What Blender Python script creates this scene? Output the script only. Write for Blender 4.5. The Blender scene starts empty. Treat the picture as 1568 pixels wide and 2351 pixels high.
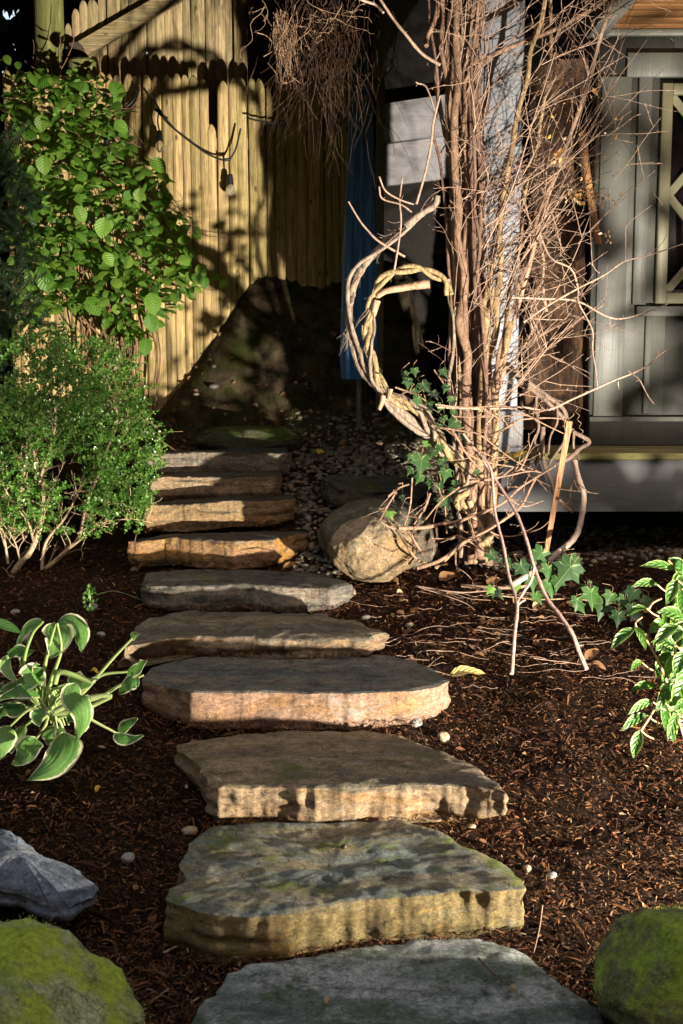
import bpy, math, random
import numpy as np
random.seed(7)
rng = np.random.default_rng(11)
S = bpy.context.scene
C = S.collection

# ------------------------------------------------------------------ camera, sky, light
CAMZ, PITCH, FPX = 1.72, math.radians(7.6), 2800.0
cam = bpy.data.cameras.new('camera'); camo = bpy.data.objects.new('camera', cam); C.objects.link(camo)
camo.location = (0, 0, CAMZ); camo.rotation_euler = (math.pi/2-PITCH, 0, 0)
cam.sensor_fit = 'HORIZONTAL'; cam.sensor_width = 24; cam.lens = 24*FPX/1568
cam.clip_start = .05; cam.clip_end = 600
cam.dof.use_dof = True; cam.dof.focus_distance = 6.2; cam.dof.aperture_fstop = 8
S.camera = camo
W = bpy.data.worlds.new('World'); S.world = W; W.use_nodes = True
nt = W.node_tree; nt.nodes.clear()
sky = nt.nodes.new('ShaderNodeTexSky'); sky.sky_type = 'NISHITA'; sky.sun_disc = False
sky.sun_elevation = math.radians(45); sky.sun_rotation = math.radians(150)
bgn = nt.nodes.new('ShaderNodeBackground'); bgn.inputs[1].default_value = .15
out = nt.nodes.new('ShaderNodeOutputWorld')
wb = nt.nodes.new('ShaderNodeMix'); wb.data_type = 'RGBA'; wb.blend_type = 'MULTIPLY'; wb.inputs[0].default_value = 1; wb.inputs[7].default_value = (1.22, .98, .74, 1)   # camera white balance for open shade
nt.links.new(sky.outputs[0], wb.inputs[6]); nt.links.new(wb.outputs[2], bgn.inputs[0]); nt.links.new(bgn.outputs[0], out.inputs[0])
LPOS = (2.05, 3.15, .20)
ld = bpy.data.lights.new('low_lamp', 'SPOT'); ld.energy = 1060; ld.color = (1, .90, .74)
ld.shadow_soft_size = .032; ld.spot_size = math.radians(150); ld.spot_blend = .6
ld.use_nodes = True
ln = ld.node_tree; em = ln.nodes['Emission']; fo = ln.nodes.new('ShaderNodeLightFalloff')
fo.inputs['Strength'].default_value = .3
ln.links.new(fo.outputs['Linear'], em.inputs['Strength'])
lo = bpy.data.objects.new('low_lamp', ld); C.objects.link(lo); lo.location = LPOS
from mathutils import Vector, Matrix
lo.rotation_euler = (Vector((-.5, 7.6, 1.9))-Vector(LPOS)).to_track_quat('-Z', 'Y').to_euler()
S.view_settings.view_transform = 'Standard'; S.view_settings.look = 'None'
S.view_settings.exposure = 1.0; S.view_settings.gamma = 1
S.render.engine = 'CYCLES'
S.cycles.max_bounces = 5; S.cycles.use_denoising = True
S.cycles.sample_clamp_indirect = 4; S.cycles.caustics_reflective = False; S.cycles.caustics_refractive = False

# ------------------------------------------------------------------ helpers
ct, st_ = math.cos(PITCH), math.sin(PITCH)
def ray(px, py):
    u = (px-784)/FPX; v = (1175.5-py)/FPX
    return np.array([u, ct+v*st_, -st_+v*ct])
def P(px, py, Y):                       # where the photograph's point lies at depth Y (metres)
    d = ray(px, py); s = Y/d[1]
    return np.array([d[0]*s, Y, CAMZ+d[2]*s])
def PP(pts, Y=None):
    return [P(p[0], p[1], p[2] if len(p) > 2 else Y) for p in pts]
def on_plane(px, py, yf, z0, tilt):     # on the plane z = z0 + tilt*(y-yf)
    d = ray(px, py)
    s = (z0-CAMZ-tilt*yf)/(d[2]-tilt*d[1])
    return np.array([d[0]*s, d[1]*s, CAMZ+d[2]*s])

def _h(ix, iy, iz, seed):
    n = (ix*374761393+iy*668265263+iz*2147483647+seed*1274126177) & 0xffffffff
    n = ((n ^ (n >> 13))*1274126177) & 0xffffffff
    n = (n ^ (n >> 16)) & 0xffff
    return n/65535.0
def vn(p, seed=0):
    p = np.asarray(p, float); i = np.floor(p).astype(np.int64); f = p-i; f = f*f*(3-2*f)
    x, y, z = i[..., 0], i[..., 1], i[..., 2]; a, b, c = f[..., 0], f[..., 1], f[..., 2]
    r = 0
    for dx in (0, 1):
        for dy in (0, 1):
            for dz in (0, 1):
                r = r+_h(x+dx, y+dy, z+dz, seed)*(a if dx else 1-a)*(b if dy else 1-b)*(c if dz else 1-c)
    return r*2-1
def fbm(p, sc, oct=4, seed=0):
    p = np.asarray(p, float)*sc; r = 0; a = .5
    for k in range(oct):
        r = r+a*vn(p+17.3*k, seed+k); p = p*2.03; a *= .5
    return r

class Acc:
    def __init__(s): s.V = []; s.F = {}; s.n = 0; s.U = []
    def add(s, V, F, U=None):
        V = np.asarray(V, float); F = np.asarray(F, int)
        s.V.append(V); s.F.setdefault(F.shape[1], []).append(F+s.n); s.n += len(V)
        s.U.append(np.zeros((len(V), 2)) if U is None else np.asarray(U, float))
    def build(s, name, mat, parent=None, loc=None, smooth=True):
        V = np.concatenate(s.V); U = np.concatenate(s.U)
        me = bpy.data.meshes.new(name)
        base = np.zeros(3)
        o = bpy.data.objects.new(name, me)
        if parent is not None: base = np.array(parent['_b'])
        elif loc is not None: base = np.array(loc, float); o.location = base; o['_b'] = list(map(float, base))
        V = V-base
        Fs = [np.concatenate(f) for f in s.F.values()]
        idx = np.concatenate([f.ravel() for f in Fs])
        starts = []; c = 0
        for f in Fs:
            starts.append(c+np.arange(len(f))*f.shape[1]); c += f.size
        starts = np.concatenate(starts)
        me.vertices.add(len(V)); me.vertices.foreach_set('co', V.astype(np.float32).ravel())
        me.loops.add(len(idx)); me.loops.foreach_set('vertex_index', idx.astype(np.int32))
        me.polygons.add(len(starts)); me.polygons.foreach_set('loop_start', starts.astype(np.int32))
        uvl = me.uv_layers.new(name='UVMap')
        uvl.data.foreach_set('uv', U[idx].astype(np.float32).ravel())
        if smooth: me.polygons.foreach_set('use_smooth', np.ones(len(starts), bool))
        me.update(calc_edges=True); me.validate()
        me.materials.append(mat)
        C.objects.link(o)
        if parent is not None: o.parent = parent
        if '_b' not in o: o['_b'] = list(map(float, base))
        return o
def tag(o, label=None, cat=None, group=None, kind=None):
    if label: o['label'] = label
    if cat: o['category'] = cat
    if group: o['group'] = group
    if kind: o['kind'] = kind
    return o
def thing(name, loc, label, cat, group=None):
    o = bpy.data.objects.new(name, None); o.location = loc; o['_b'] = [float(v) for v in loc]; C.objects.link(o)
    o.empty_display_size = .1
    return tag(o, label, cat, group)

def unit(v):
    v = np.asarray(v, float); return v/(np.linalg.norm(v, axis=-1, keepdims=True)+1e-9)
def smoothline(P_, n=6):
    P_ = np.asarray(P_, float)
    if len(P_) < 3: return np.array([P_[0]+(P_[-1]-P_[0])*t for t in np.linspace(0, 1, max(n, 2))])
    Q = np.vstack([2*P_[0]-P_[1], P_, 2*P_[-1]-P_[-2]]); o = []
    for i in range(1, len(Q)-2):
        for t in np.arange(n)/n:
            a, b, c, d = Q[i-1:i+3]
            o.append(.5*((2*b)+(c-a)*t+(2*a-5*b+4*c-d)*t*t+(3*b-a-3*c+d)*t**3))
    o.append(P_[-1]); return np.array(o)
def tube(acc, pts, r0, r1=None, k=6, n=6, rough=0, seed=0, sm=True, cap=True, nodes=0):
    pts = smoothline(pts, n) if sm else np.asarray(pts, float)
    m = len(pts); r1 = r0 if r1 is None else r1
    R = np.linspace(r0, r1, m)
    if nodes: R = R*(1+nodes*np.maximum(0, np.sin(np.arange(m)*1.35+seed))**8)
    T = unit(np.gradient(pts, axis=0))
    up = np.array([0, 0, 1.]) if abs(T[0][2]) < .9 else np.array([1., 0, 0])
    N = unit(np.cross(T[0], up)); ring = []
    an = np.linspace(0, 2*math.pi, k, endpoint=False)
    for i in range(m):
        N = unit(N-T[i]*np.dot(N, T[i])); B = np.cross(T[i], N)
        ring.append(pts[i]+R[i]*(np.cos(an)[:, None]*N+np.sin(an)[:, None]*B))
    V = np.array(ring)
    if rough:
        nz = fbm(V*np.array([1, 1, .35]), 1/(max(r0, .004)*1.2), 3, seed)
        V = V+(V-pts[:, None])*(nz*rough)[..., None]
    V = V.reshape(-1, 3)
    i, j = np.meshgrid(np.arange(m-1), np.arange(k), indexing='ij')
    F = np.stack([i*k+j, i*k+(j+1) % k, (i+1)*k+(j+1) % k, (i+1)*k+j], -1).reshape(-1, 4)
    L = np.linspace(0, 1, m)
    U = np.stack([np.tile(an/(2*math.pi), m), np.repeat(L, k)], -1)
    acc.add(V, F, U)
    if cap:
        for c, e, fl in ((pts[0], 0, 1), (pts[-1], (m-1)*k, -1)):
            VV = np.vstack([V[e:e+k], c]); FF = np.array([[(j+1) % k, j, k] if fl > 0 else [j, (j+1) % k, k] for j in range(k)])
            acc.add(VV, FF)
    return pts
def box(acc, lo_, hi, rot=None, bev=.0):
    lo_ = np.array(lo_, float); hi = np.array(hi, float); c = (lo_+hi)/2; h = (hi-lo_)/2
    b = min(bev, h.min()*.9) if bev else 0
    if b:
        V = []
        for sx in (-1, 1):
            for sy in (-1, 1):
                for sz in (-1, 1):
                    V += [[sx*h[0], sy*(h[1]-b), sz*(h[2]-b)], [sx*(h[0]-b), sy*h[1], sz*(h[2]-b)], [sx*(h[0]-b), sy*(h[1]-b), sz*h[2]]]
        V = np.array(V)
        def id(sx, sy, sz, a): return (((sx > 0)*4+(sy > 0)*2+(sz > 0))*3+a)
        Q = []; T = []
        for s in (-1, 1):
            Q += [[id(s, -1, -1, 0), id(s, 1, -1, 0), id(s, 1, 1, 0), id(s, -1, 1, 0)]]
            Q += [[id(-1, s, -1, 1), id(1, s, -1, 1), id(1, s, 1, 1), id(-1, s, 1, 1)]]
            Q += [[id(-1, -1, s, 2), id(1, -1, s, 2), id(1, 1, s, 2), id(-1, 1, s, 2)]]
            for t in (-1, 1):
                Q += [[id(s, t, -1, 0), id(s, t, 1, 0), id(s, t, 1, 1), id(s, t, -1, 1)]]
                Q += [[id(s, -1, t, 0), id(s, 1, t, 0), id(s, 1, t, 2), id(s, -1, t, 2)]]
                Q += [[id(-1, s, t, 1), id(1, s, t, 1), id(1, s, t, 2), id(-1, s, t, 2)]]
                for w in (-1, 1): T += [[id(s, t, w, 0), id(s, t, w, 1), id(s, t, w, 2)]]
        # fix winding
        def fixw(fs):
            o = []
            for f in fs:
                p = V[f]; nn = np.cross(p[1]-p[0], p[2]-p[0])
                o.append(f if np.dot(nn, p.mean(0)) > 0 else f[::-1])
            return np.array(o)
        Q = fixw(Q); T = fixw(T)
        if rot is not None: V = V@np.array(rot).T
        V = V+c; acc.add(V, Q); acc.F.setdefault(3, []).append(T+acc.n-len(V))
    else:
        V = np.array([[sx*h[0], sy*h[1], sz*h[2]] for sx in (-1, 1) for sy in (-1, 1) for sz in (-1, 1)])
        if rot is not None: V = V@np.array(rot).T
        acc.add(V+c, [[0, 1, 3, 2], [4, 6, 7, 5], [0, 4, 5, 1], [2, 3, 7, 6], [0, 2, 6, 4], [1, 5, 7, 3]])
def rotm(ax, a): return np.array(Matrix.Rotation(a, 3, ax))
def prism(acc, poly, axis_vec):          # flat polygon (n x 3) given thickness along axis_vec
    A = np.asarray(poly, float); n = len(A); B = A+np.asarray(axis_vec)
    V = np.vstack([A, B]); acc.add(V, [[i, (i+1) % n, (i+1) % n+n, i+n] for i in range(n)])
    acc.add(A, [list(range(n))[::-1]]); acc.add(B, [list(range(n))])
def scatter(acc, t, M, T):
    tV, tF, tU = t; n = len(T); k = len(tV)
    V = np.einsum('nij,kj->nki', M, tV)+T[:, None]
    F = (tF[None]+(np.arange(n)*k)[:, None, None]).reshape(-1, tF.shape[1])
    acc.add(V.reshape(-1, 3), F, np.tile(tU, (n, 1)))
def frames(d, nrm, sc):
    d = unit(d); x = unit(np.cross(d, nrm)); z = np.cross(x, d)
    return np.stack([x, d, z], -1)*np.asarray(sc)[..., None, None]
def leaf_t(nu=5, nv=3, w=.35, fold=.15, droop=.25, pk=.42, sharp=1.0, wave=0):
    v = np.linspace(0, 1, nu); prof = (np.sin(math.pi*v**(math.log(.5)/math.log(pk))))**sharp; prof[0] = .04; prof[-1] = .02
    V = []; U = []
    for i in range(nu):
        for j in range(nv):
            a = j/(nv-1)*2-1
            V.append([a*w*prof[i], v[i], abs(a)*fold*w*prof[i]*2-droop*v[i]**2+wave*abs(a)*math.sin(v[i]*14)]); U.append([a*.5+.5, v[i]])
    F = [[i*nv+j, i*nv+j+1, (i+1)*nv+j+1, (i+1)*nv+j] for i in range(nu-1) for j in range(nv-1)]
    return np.array(V), np.array(F), np.array(U)
def inpoly(x, y, poly):
    poly = np.asarray(poly, float); c = np.zeros(len(x), bool); j = len(poly)-1
    for i in range(len(poly)):
        xi, yi = poly[i]; xj, yj = poly[j]
        m = ((yi > y) != (yj > y)) & (x < (xj-xi)*(y-yi)/(yj-yi+1e-12)+xi)
        c ^= m; j = i
    return c
def sample_poly(poly, n):
    poly = np.asarray(poly, float); lo_, hi = poly.min(0), poly.max(0); o = []
    while len(o) < n:
        q = rng.uniform(lo_, hi, (n*2, 2)); o += list(q[inpoly(q[:, 0], q[:, 1], poly)])
    return np.array(o[:n])

# ------------------------------------------------------------------ materials
def mat_new(name):
    m = bpy.data.materials.new(name); m.use_nodes = True; n = m.node_tree; n.nodes.clear()
    o = n.nodes.new('ShaderNodeOutputMaterial'); b = n.nodes.new('ShaderNodeBsdfPrincipled')
    n.links.new(b.outputs[0], o.inputs[0]); return m, n, b, o
def N(n, t, **k):
    x = n.nodes.new(t)
    for a, b in k.items():
        if a.startswith('i_'): x.inputs[a[2:]].default_value = b
        else: setattr(x, a, b)
    return x
def pos(n, sc=(1, 1, 1)):
    g = N(n, 'ShaderNodeNewGeometry'); m = N(n, 'ShaderNodeMapping'); m.inputs['Scale'].default_value = sc
    n.links.new(g.outputs['Position'], m.inputs[0]); return m.outputs[0]
def noise_n(n, vec, sc, det=8, ro=.55, dist=0):
    x = N(n, 'ShaderNodeTexNoise'); x.inputs['Scale'].default_value = sc; x.inputs['Detail'].default_value = det
    x.inputs['Roughness'].default_value = ro; x.inputs['Distortion'].default_value = dist
    n.links.new(vec, x.inputs[0]); return x.outputs[0]
def ramp(n, f, st):
    r = N(n, 'ShaderNodeValToRGB'); e = r.color_ramp.elements
    while len(e) < len(st): e.new(.5)
    for x, (p, c) in zip(e, st):
        x.position = p; x.color = (*c, 1) if not isinstance(c, (int, float)) else (c, c, c, 1)
    n.links.new(f, r.inputs[0]); return r.outputs[0]
def mix(n, f, a, b, mode='MIX'):
    x = N(n, 'ShaderNodeMix', data_type='RGBA', blend_type=mode)
    for s, v in ((0, f), (6, a), (7, b)):
        if isinstance(v, (int, float)): x.inputs[s].default_value = v
        elif isinstance(v, tuple): x.inputs[s].default_value = (*v, 1)
        else: n.links.new(v, x.inputs[s])
    return x.outputs[2]
def math_(n, op, a, b=0, c=0):
    x = N(n, 'ShaderNodeMath', operation=op)
    for i, v in enumerate((a, b, c)):
        if isinstance(v, (int, float)): x.inputs[i].default_value = v
        else: n.links.new(v, x.inputs[i])
    return x.outputs[0]
def bump(n, b, h, dist, strength=1, prev=None):
    x = N(n, 'ShaderNodeBump'); x.inputs['Distance'].default_value = dist; x.inputs['Strength'].default_value = strength
    n.links.new(h, x.inputs['Height'])
    if prev is not None: n.links.new(prev, x.inputs['Normal'])
    if b is not None: n.links.new(x.outputs[0], b.inputs['Normal'])
    return x.outputs[0]

def stone_mat(name, top, topb, side, sideb, moss=.0, rust=.3, rough=.8, mosscol=(.10, .16, .02), speck=.5, seed=0, strat=3.):
    m, n, b, o = mat_new(name)
    p = pos(n); off = N(n, 'ShaderNodeVectorMath', operation='ADD'); off.inputs[1].default_value = (seed*3.1, seed*1.7, seed*.9)
    n.links.new(p, off.inputs[0]); p = off.outputs[0]
    st2 = N(n, 'ShaderNodeMapping'); st2.inputs['Scale'].default_value = (1, 1, strat); st2.inputs['Rotation'].default_value = (.05, .07, 0); n.links.new(p, st2.inputs[0]); ps = st2.outputs[0]
    st3 = N(n, 'ShaderNodeMapping'); st3.inputs['Scale'].default_value = (1, 3.2, 1); st3.inputs['Rotation'].default_value = (0, 0, .25); n.links.new(p, st3.inputs[0]); pt = st3.outputs[0]
    big = noise_n(n, pt, 2.6, 10, .6, .6); fine = noise_n(n, p, 42, 8, .7); gr = noise_n(n, p, 240, 4, .7)
    sb = noise_n(n, ps, 6, 10, .65, .5)
    tc = mix(n, ramp(n, big, [(.42, 0), (.58, 1)]), top, topb)
    tc = mix(n, ramp(n, noise_n(n, p, 9, 10, .75), [(.5, 0), (.62, .85)]), tc, tuple(v*.40 for v in top))
    sc = mix(n, ramp(n, sb, [(.36, 0), (.62, 1)]), side, sideb)
    sc = mix(n, ramp(n, noise_n(n, ps, 3.3, 8, .6, .4), [(.52, 0), (.66, rust)]), sc, (.50, .27, .055))
    sc = mix(n, ramp(n, noise_n(n, ps, 11, 10, .7), [(.54, 0), (.68, .75)]), sc, tuple(v*.35 for v in side))
    sc = mix(n, 1, sc, (.66, .61, .56), 'MULTIPLY')
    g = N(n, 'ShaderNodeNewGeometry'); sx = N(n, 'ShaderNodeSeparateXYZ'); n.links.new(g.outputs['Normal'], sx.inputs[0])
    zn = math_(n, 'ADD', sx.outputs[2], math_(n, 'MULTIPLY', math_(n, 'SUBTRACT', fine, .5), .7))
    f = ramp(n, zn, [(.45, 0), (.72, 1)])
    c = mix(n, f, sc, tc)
    sp = ramp(n, fine, [(.60, 0), (.72, speck)])
    c = mix(n, sp, c, (.42, .42, .38))
    c = mix(n, .85, c, ramp(n, noise_n(n, ps, 26, 10, .8, .4), [(.34, .35), (.5, .95), (.66, 1.45)]), 'MULTIPLY')
    c = mix(n, .8, c, ramp(n, noise_n(n, p, 95, 6, .8), [(.34, .4), (.5, .95), (.68, 1.5)]), 'MULTIPLY')
    c = mix(n, ramp(n, noise_n(n, pt, 5, 12, .75, 1.2), [(.57, 0), (.63, .5)]), c, (.30, .30, .27))
    vo = N(n, 'ShaderNodeTexVoronoi', feature='DISTANCE_TO_EDGE'); vo.inputs['Scale'].default_value = 5.5; wv = N(n, 'ShaderNodeVectorMath', operation='ADD'); n.links.new(ps, wv.inputs[0])
    nn_ = N(n, 'ShaderNodeTexNoise'); nn_.inputs['Scale'].default_value = 5; n.links.new(ps, nn_.inputs[0]); n.links.new(nn_.outputs[1], wv.inputs[1]); n.links.new(wv.outputs[0], vo.inputs[0])
    crack = ramp(n, vo.outputs[0], [(.0, .35), (.018, 1)]); c = mix(n, .6, c, crack, 'MULTIPLY')
    if moss:
        mm = ramp(n, math_(n, 'ADD', noise_n(n, p, 5, 10, .65), math_(n, 'MULTIPLY', sx.outputs[2], .12)), [(.74-moss*.36, 0), (.84-moss*.36, 1)])
        mc = mix(n, ramp(n, noise_n(n, p, 60, 6, .7), [(.35, 0), (.65, 1)]), tuple(v*.5 for v in mosscol), mosscol)
        c = mix(n, mm, c, mc)
    n.links.new(c, b.inputs['Base Color']); b.inputs['Roughness'].default_value = rough
    b.inputs['Specular IOR Level'].default_value = .35
    q = bump(n, None, noise_n(n, ps, 14, 12, .78), .014, .9)
    q = bump(n, None, crack, .006, .8, q)
    q = bump(n, None, fine, .006, .8, q)
    bump(n, b, gr, .0022, .9, q)
    return m
def wood_mat(name, c1, c2, c3=(.2, .2, .05), axis=2, algae=.4, rough=.85, isl=.5, sc=1., knots=False):
    m, n, b, o = mat_new(name)
    s = [26*sc]*3; s[axis] = 1.3*sc; p = pos(n, tuple(s))
    s2 = [7*sc]*3; s2[axis] = .9*sc; p2 = pos(n, tuple(s2))
    s3 = [95*sc]*3; s3[axis] = 2.6*sc; g3 = noise_n(n, pos(n, tuple(s3)), 1.3, 6, .7, .2)
    g1 = noise_n(n, p, 1.6, 8, .65, .3); g2 = noise_n(n, p2, 1.1, 6, .6, .4)
    c = mix(n, ramp(n, g1, [(.34, 0), (.62, 1)]), c2, c1)
    c = mix(n, ramp(n, g2, [(.45, 0), (.68, algae)]), c, c3)
    c = mix(n, .8, c, ramp(n, g3, [(.33, .30), (.5, .85), (.68, 1.25)]), 'MULTIPLY')
    c = mix(n, ramp(n, noise_n(n, p, 3.2, 4, .7), [(.56, 0), (.7, .8)]), c, tuple(v*.25 for v in c2))
    c = mix(n, ramp(n, noise_n(n, p2, 2.4, 8, .7), [(.6, 0), (.68, .55)]), c, (.46, .42, .30))
    s4 = [9*sc]*3; s4[axis] = 4.5*sc; vo = N(n, 'ShaderNodeTexVoronoi'); vo.inputs['Scale'].default_value = 1.0; n.links.new(pos(n, tuple(s4)), vo.inputs[0])
    c = mix(n, ramp(n, vo.outputs[0], [(.05, .85), (.12, 0)]), c, (.06, .035, .02))
    s5 = [30*sc]*3; s5[axis] = 5*sc; c = mix(n, ramp(n, noise_n(n, pos(n, tuple(s5)), 1.0, 8, .75), [(.50, 0), (.66, .75)]), c, tuple(v*.42 for v in c2))
    if isl:
        g = N(n, 'ShaderNodeNewGeometry')
        c = mix(n, min(1, isl*1.6), c, ramp(n, g.outputs['Random Per Island'], [(0, (.50, .50, .44)), (.3, (.95, .9, .85)), (.6, (.68, .70, .58)), (1, (1.05, 1.0, .95))]), 'MULTIPLY')
    n.links.new(c, b.inputs['Base Color']); b.inputs['Roughness'].default_value = rough; b.inputs['Specular IOR Level'].default_value = .2
    q = bump(n, None, g1, .006, .9); bump(n, b, noise_n(n, p, 5, 4, .7), .002, .8, q)
    return m
def paint_mat(name, col, rough=.55, grain=.4, axis=2, dirt=.35):
    m, n, b, o = mat_new(name)
    s = [60]*3; s[axis] = 3; p = pos(n, tuple(s)); pp = pos(n)
    c = mix(n, ramp(n, noise_n(n, pp, 3, 10, .65), [(.45, 0), (.75, dirt)]), col, tuple(v*.45 for v in col))
    c = mix(n, ramp(n, noise_n(n, pp, 45, 6, .7), [(.66, 0), (.72, dirt)]), c, (.09, .06, .04))
    n.links.new(c, b.inputs['Base Color']); b.inputs['Roughness'].default_value = rough
    q = bump(n, None, noise_n(n, p, 1.5, 6, .6), .004, grain); bump(n, b, noise_n(n, pp, 30, 6, .6), .002, grain, q)
    return m
def leaf_mat(name, c1, c2, trans=.35, rough=.45, margin=None, veins=0, spec=.4, mw=.36, nv=9, brown=0):
    m, n, b, o = mat_new(name)
    g = N(n, 'ShaderNodeNewGeometry'); r = g.outputs['Random Per Island']
    c = mix(n, r, c1, c2)
    c = mix(n, .5, c, ramp(n, noise_n(n, pos(n), 90, 4, .6), [(.3, .55), (.7, 1.1)]), 'MULTIPLY')
    uv = N(n, 'ShaderNodeTexCoord'); sx = N(n, 'ShaderNodeSeparateXYZ'); n.links.new(uv.outputs['UV'], sx.inputs[0])
    e = math_(n, 'ABSOLUTE', math_(n, 'SUBTRACT', sx.outputs[0], .5))
    if veins:
        w = math_(n, 'SINE', math_(n, 'MULTIPLY', math_(n, 'SUBTRACT', sx.outputs[1], math_(n, 'MULTIPLY', e, .55)), nv*6.283))
        vl = ramp(n, w, [(.82, 0), (1, veins)])
        mid = ramp(n, e, [(.0, veins*1.3), (.035, 0)])
        vv = math_(n, 'MAXIMUM', vl, mid)
        c = mix(n, vv, c, (.30, .40, .14))
        bump(n, b, w, .0015, .8)
    if margin:
        ew = math_(n, 'ADD', e, math_(n, 'MULTIPLY', math_(n, 'SUBTRACT', noise_n(n, pos(n), 55, 3), .5), .12))
        c = mix(n, ramp(n, ew, [(mw, 0), (mw+.03, 1)]), c, margin)
    if brown:
        c = mix(n, ramp(n, noise_n(n, pos(n), 38, 5, .6), [(.66, 0), (.7, brown)]), c, (.22, .12, .04))
    n.links.new(c, b.inputs['Base Color']); b.inputs['Roughness'].default_value = rough; b.inputs['Specular IOR Level'].default_value = spec
    tr = N(n, 'ShaderNodeBsdfTranslucent'); n.links.new(c, tr.inputs[0])
    mx = N(n, 'ShaderNodeMixShader'); mx.inputs[0].default_value = trans
    n.links.new(b.outputs[0], mx.inputs[1]); n.links.new(tr.outputs[0], mx.inputs[2]); n.links.new(mx.outputs[0], o.inputs[0])
    return m
def bark_mat(name, c1, c2, sc=60, bd=.003, lent=None, rough=.7, isl=0, stretch=(1, 1, .3)):
    m, n, b, o = mat_new(name)
    p = pos(n, stretch); f = noise_n(n, p, sc, 8, .65, .4)
    c = mix(n, ramp(n, f, [(.35, 0), (.62, 1)]), c2, c1)
    c = mix(n, ramp(n, noise_n(n, p, sc*3, 4, .6), [(.58, 0), (.68, .7)]), c, tuple(v*.3 for v in c2))
    if lent: c = mix(n, ramp(n, noise_n(n, pos(n, (1, 1, 2.5)), 110, 2, .5), [(.63, 0), (.67, .9)]), c, lent)
    if isl:
        g = N(n, 'ShaderNodeNewGeometry')
        c = mix(n, isl, c, ramp(n, g.outputs['Random Per Island'], [(0, (.35, .3, .28)), (.5, (.8, .75, .72)), (1, (1.2, 1.15, 1.05))]), 'MULTIPLY')
    n.links.new(c, b.inputs['Base Color']); b.inputs['Roughness'].default_value = rough; b.inputs['Specular IOR Level'].default_value = .3
    bump(n, b, f, bd, 1)
    return m
def island_mat(name, stops, rough=.8, spec=.3, nz=40, bd=.002):
    m, n, b, o = mat_new(name)
    g = N(n, 'ShaderNodeNewGeometry')
    c = ramp(n, g.outputs['Random Per Island'], stops)
    f = noise_n(n, pos(n), nz, 6, .7)
    c = mix(n, .6, c, ramp(n, f, [(.3, .45), (.7, 1.1)]), 'MULTIPLY')
    n.links.new(c, b.inputs['Base Color']); b.inputs['Roughness'].default_value = rough; b.inputs['Specular IOR Level'].default_value = spec
    bump(n, b, f, bd, .8)
    return m
def plain_mat(name, col, rough=.6, metal=0, spec=.4, nz=0):
    m, n, b, o = mat_new(name)
    c = mix(n, ramp(n, noise_n(n, pos(n), 25, 6, .6), [(.35, 0), (.7, 1)]), col, tuple(v*.6 for v in col))
    n.links.new(c, b.inputs['Base Color']); b.inputs['Roughness'].default_value = rough; b.inputs['Metallic'].default_value = metal
    return m

# ------------------------------------------------------------------ ground
YS = [-60, -8, 0, 2.0, 3.0, 3.4, 3.97, 4.6, 5.17, 5.77, 6.27, 6.66, 6.97, 7.23, 7.55, 7.9, 8.4, 60]
ZS = [-22, -3.0, -.5, -.2, -.05, -.03, .10, .23, .36, .46, .575, .70, .84, .95, 1.06, 1.12, 1.3, 3.2]
def H(x, y, det=True):
    x = np.asarray(x, float); y = np.asarray(y, float)
    z = np.interp(y, YS, ZS)
    # rocky bank that climbs beside and behind the top of the steps
    bx = np.clip((x+1.38)/.95, 0, 1); bx = bx*bx*(3-2*bx)
    by = np.clip((y-7.72)/.62, 0, 1); by = by*by*(3-2*by)
    z = z+bx*by*.95
    # floor levels out under the deck
    dk = np.clip((x-.45)/.4, 0, 1)*np.clip((y-6.2)/.4, 0, 1)
    z = z*(1-dk)+np.minimum(z, .60)*dk
    # dip to the right of the frame, where the light comes from
    z = z-.25*np.clip((x-1.25)/.5, 0, 1)*np.clip((4.6-y)/1.0, 0, 1)
    if det:
        p = np.stack([x, y, z*0], -1)
        z = z+.035*fbm(p, 2.2, 3, 5)+.014*fbm(p, 14, 3, 9)+bx*by*(.16*fbm(p, 3.4, 4, 31)+.05*np.abs(fbm(p, 9, 3, 44)))
    return z
gx = np.unique(np.concatenate([np.linspace(-60, -3, 20), np.linspace(-3, 3, 330), np.linspace(3, 60, 20)]))
gy = np.unique(np.concatenate([np.linspace(-60, 2, 24), np.linspace(2, 9, 420), np.linspace(9, 60, 20)]))
X, Y = np.meshgrid(gx, gy, indexing='ij')
V = np.stack([X, Y, H(X, Y)], -1).reshape(-1, 3); ny = len(gy)
i, j = np.meshgrid(np.arange(len(gx)-1), np.arange(ny-1), indexing='ij')
F = np.stack([i*ny+j, (i+1)*ny+j, (i+1)*ny+j+1, i*ny+j+1], -1).reshape(-1, 4)
m, n, b, o = mat_new('soil')
pp = pos(n)
c = ramp(n, noise_n(n, pp, 38, 10, .75), [(.3, (.022, .013, .008)), (.5, (.065, .036, .02)), (.68, (.14, .075, .04))])
c = mix(n, ramp(n, noise_n(n, pp, 3.2, 6, .6), [(.4, 0), (.65, .6)]), c, (.018, .013, .009))
sx = N(n, 'ShaderNodeSeparateXYZ'); n.links.new(pp, sx.inputs[0])
bank = ramp(n, math_(n, 'MULTIPLY', math_(n, 'SUBTRACT', sx.outputs[1], 7.6), 2.5), [(0, 0), (.5, 1)])
rock = mix(n, ramp(n, noise_n(n, pp, 7, 8, .7), [(.42, 0), (.6, 1)]), (.05, .034, .02), (.17, .135, .075))
rock = mix(n, ramp(n, noise_n(n, pp, 4, 8, .7), [(.5, 0), (.62, .8)]), rock, (.07, .09, .02))
c = mix(n, bank, c, rock)
n.links.new(c, b.inputs['Base Color']); b.inputs['Roughness'].default_value = .95; b.inputs['Specular IOR Level'].default_value = .1
q = bump(n, None, noise_n(n, pp, 60, 10, .8), .02, 1)
bump(n, b, noise_n(n, pp, 240, 4, .8), .004, 1, q)
M_SOIL = m
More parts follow.
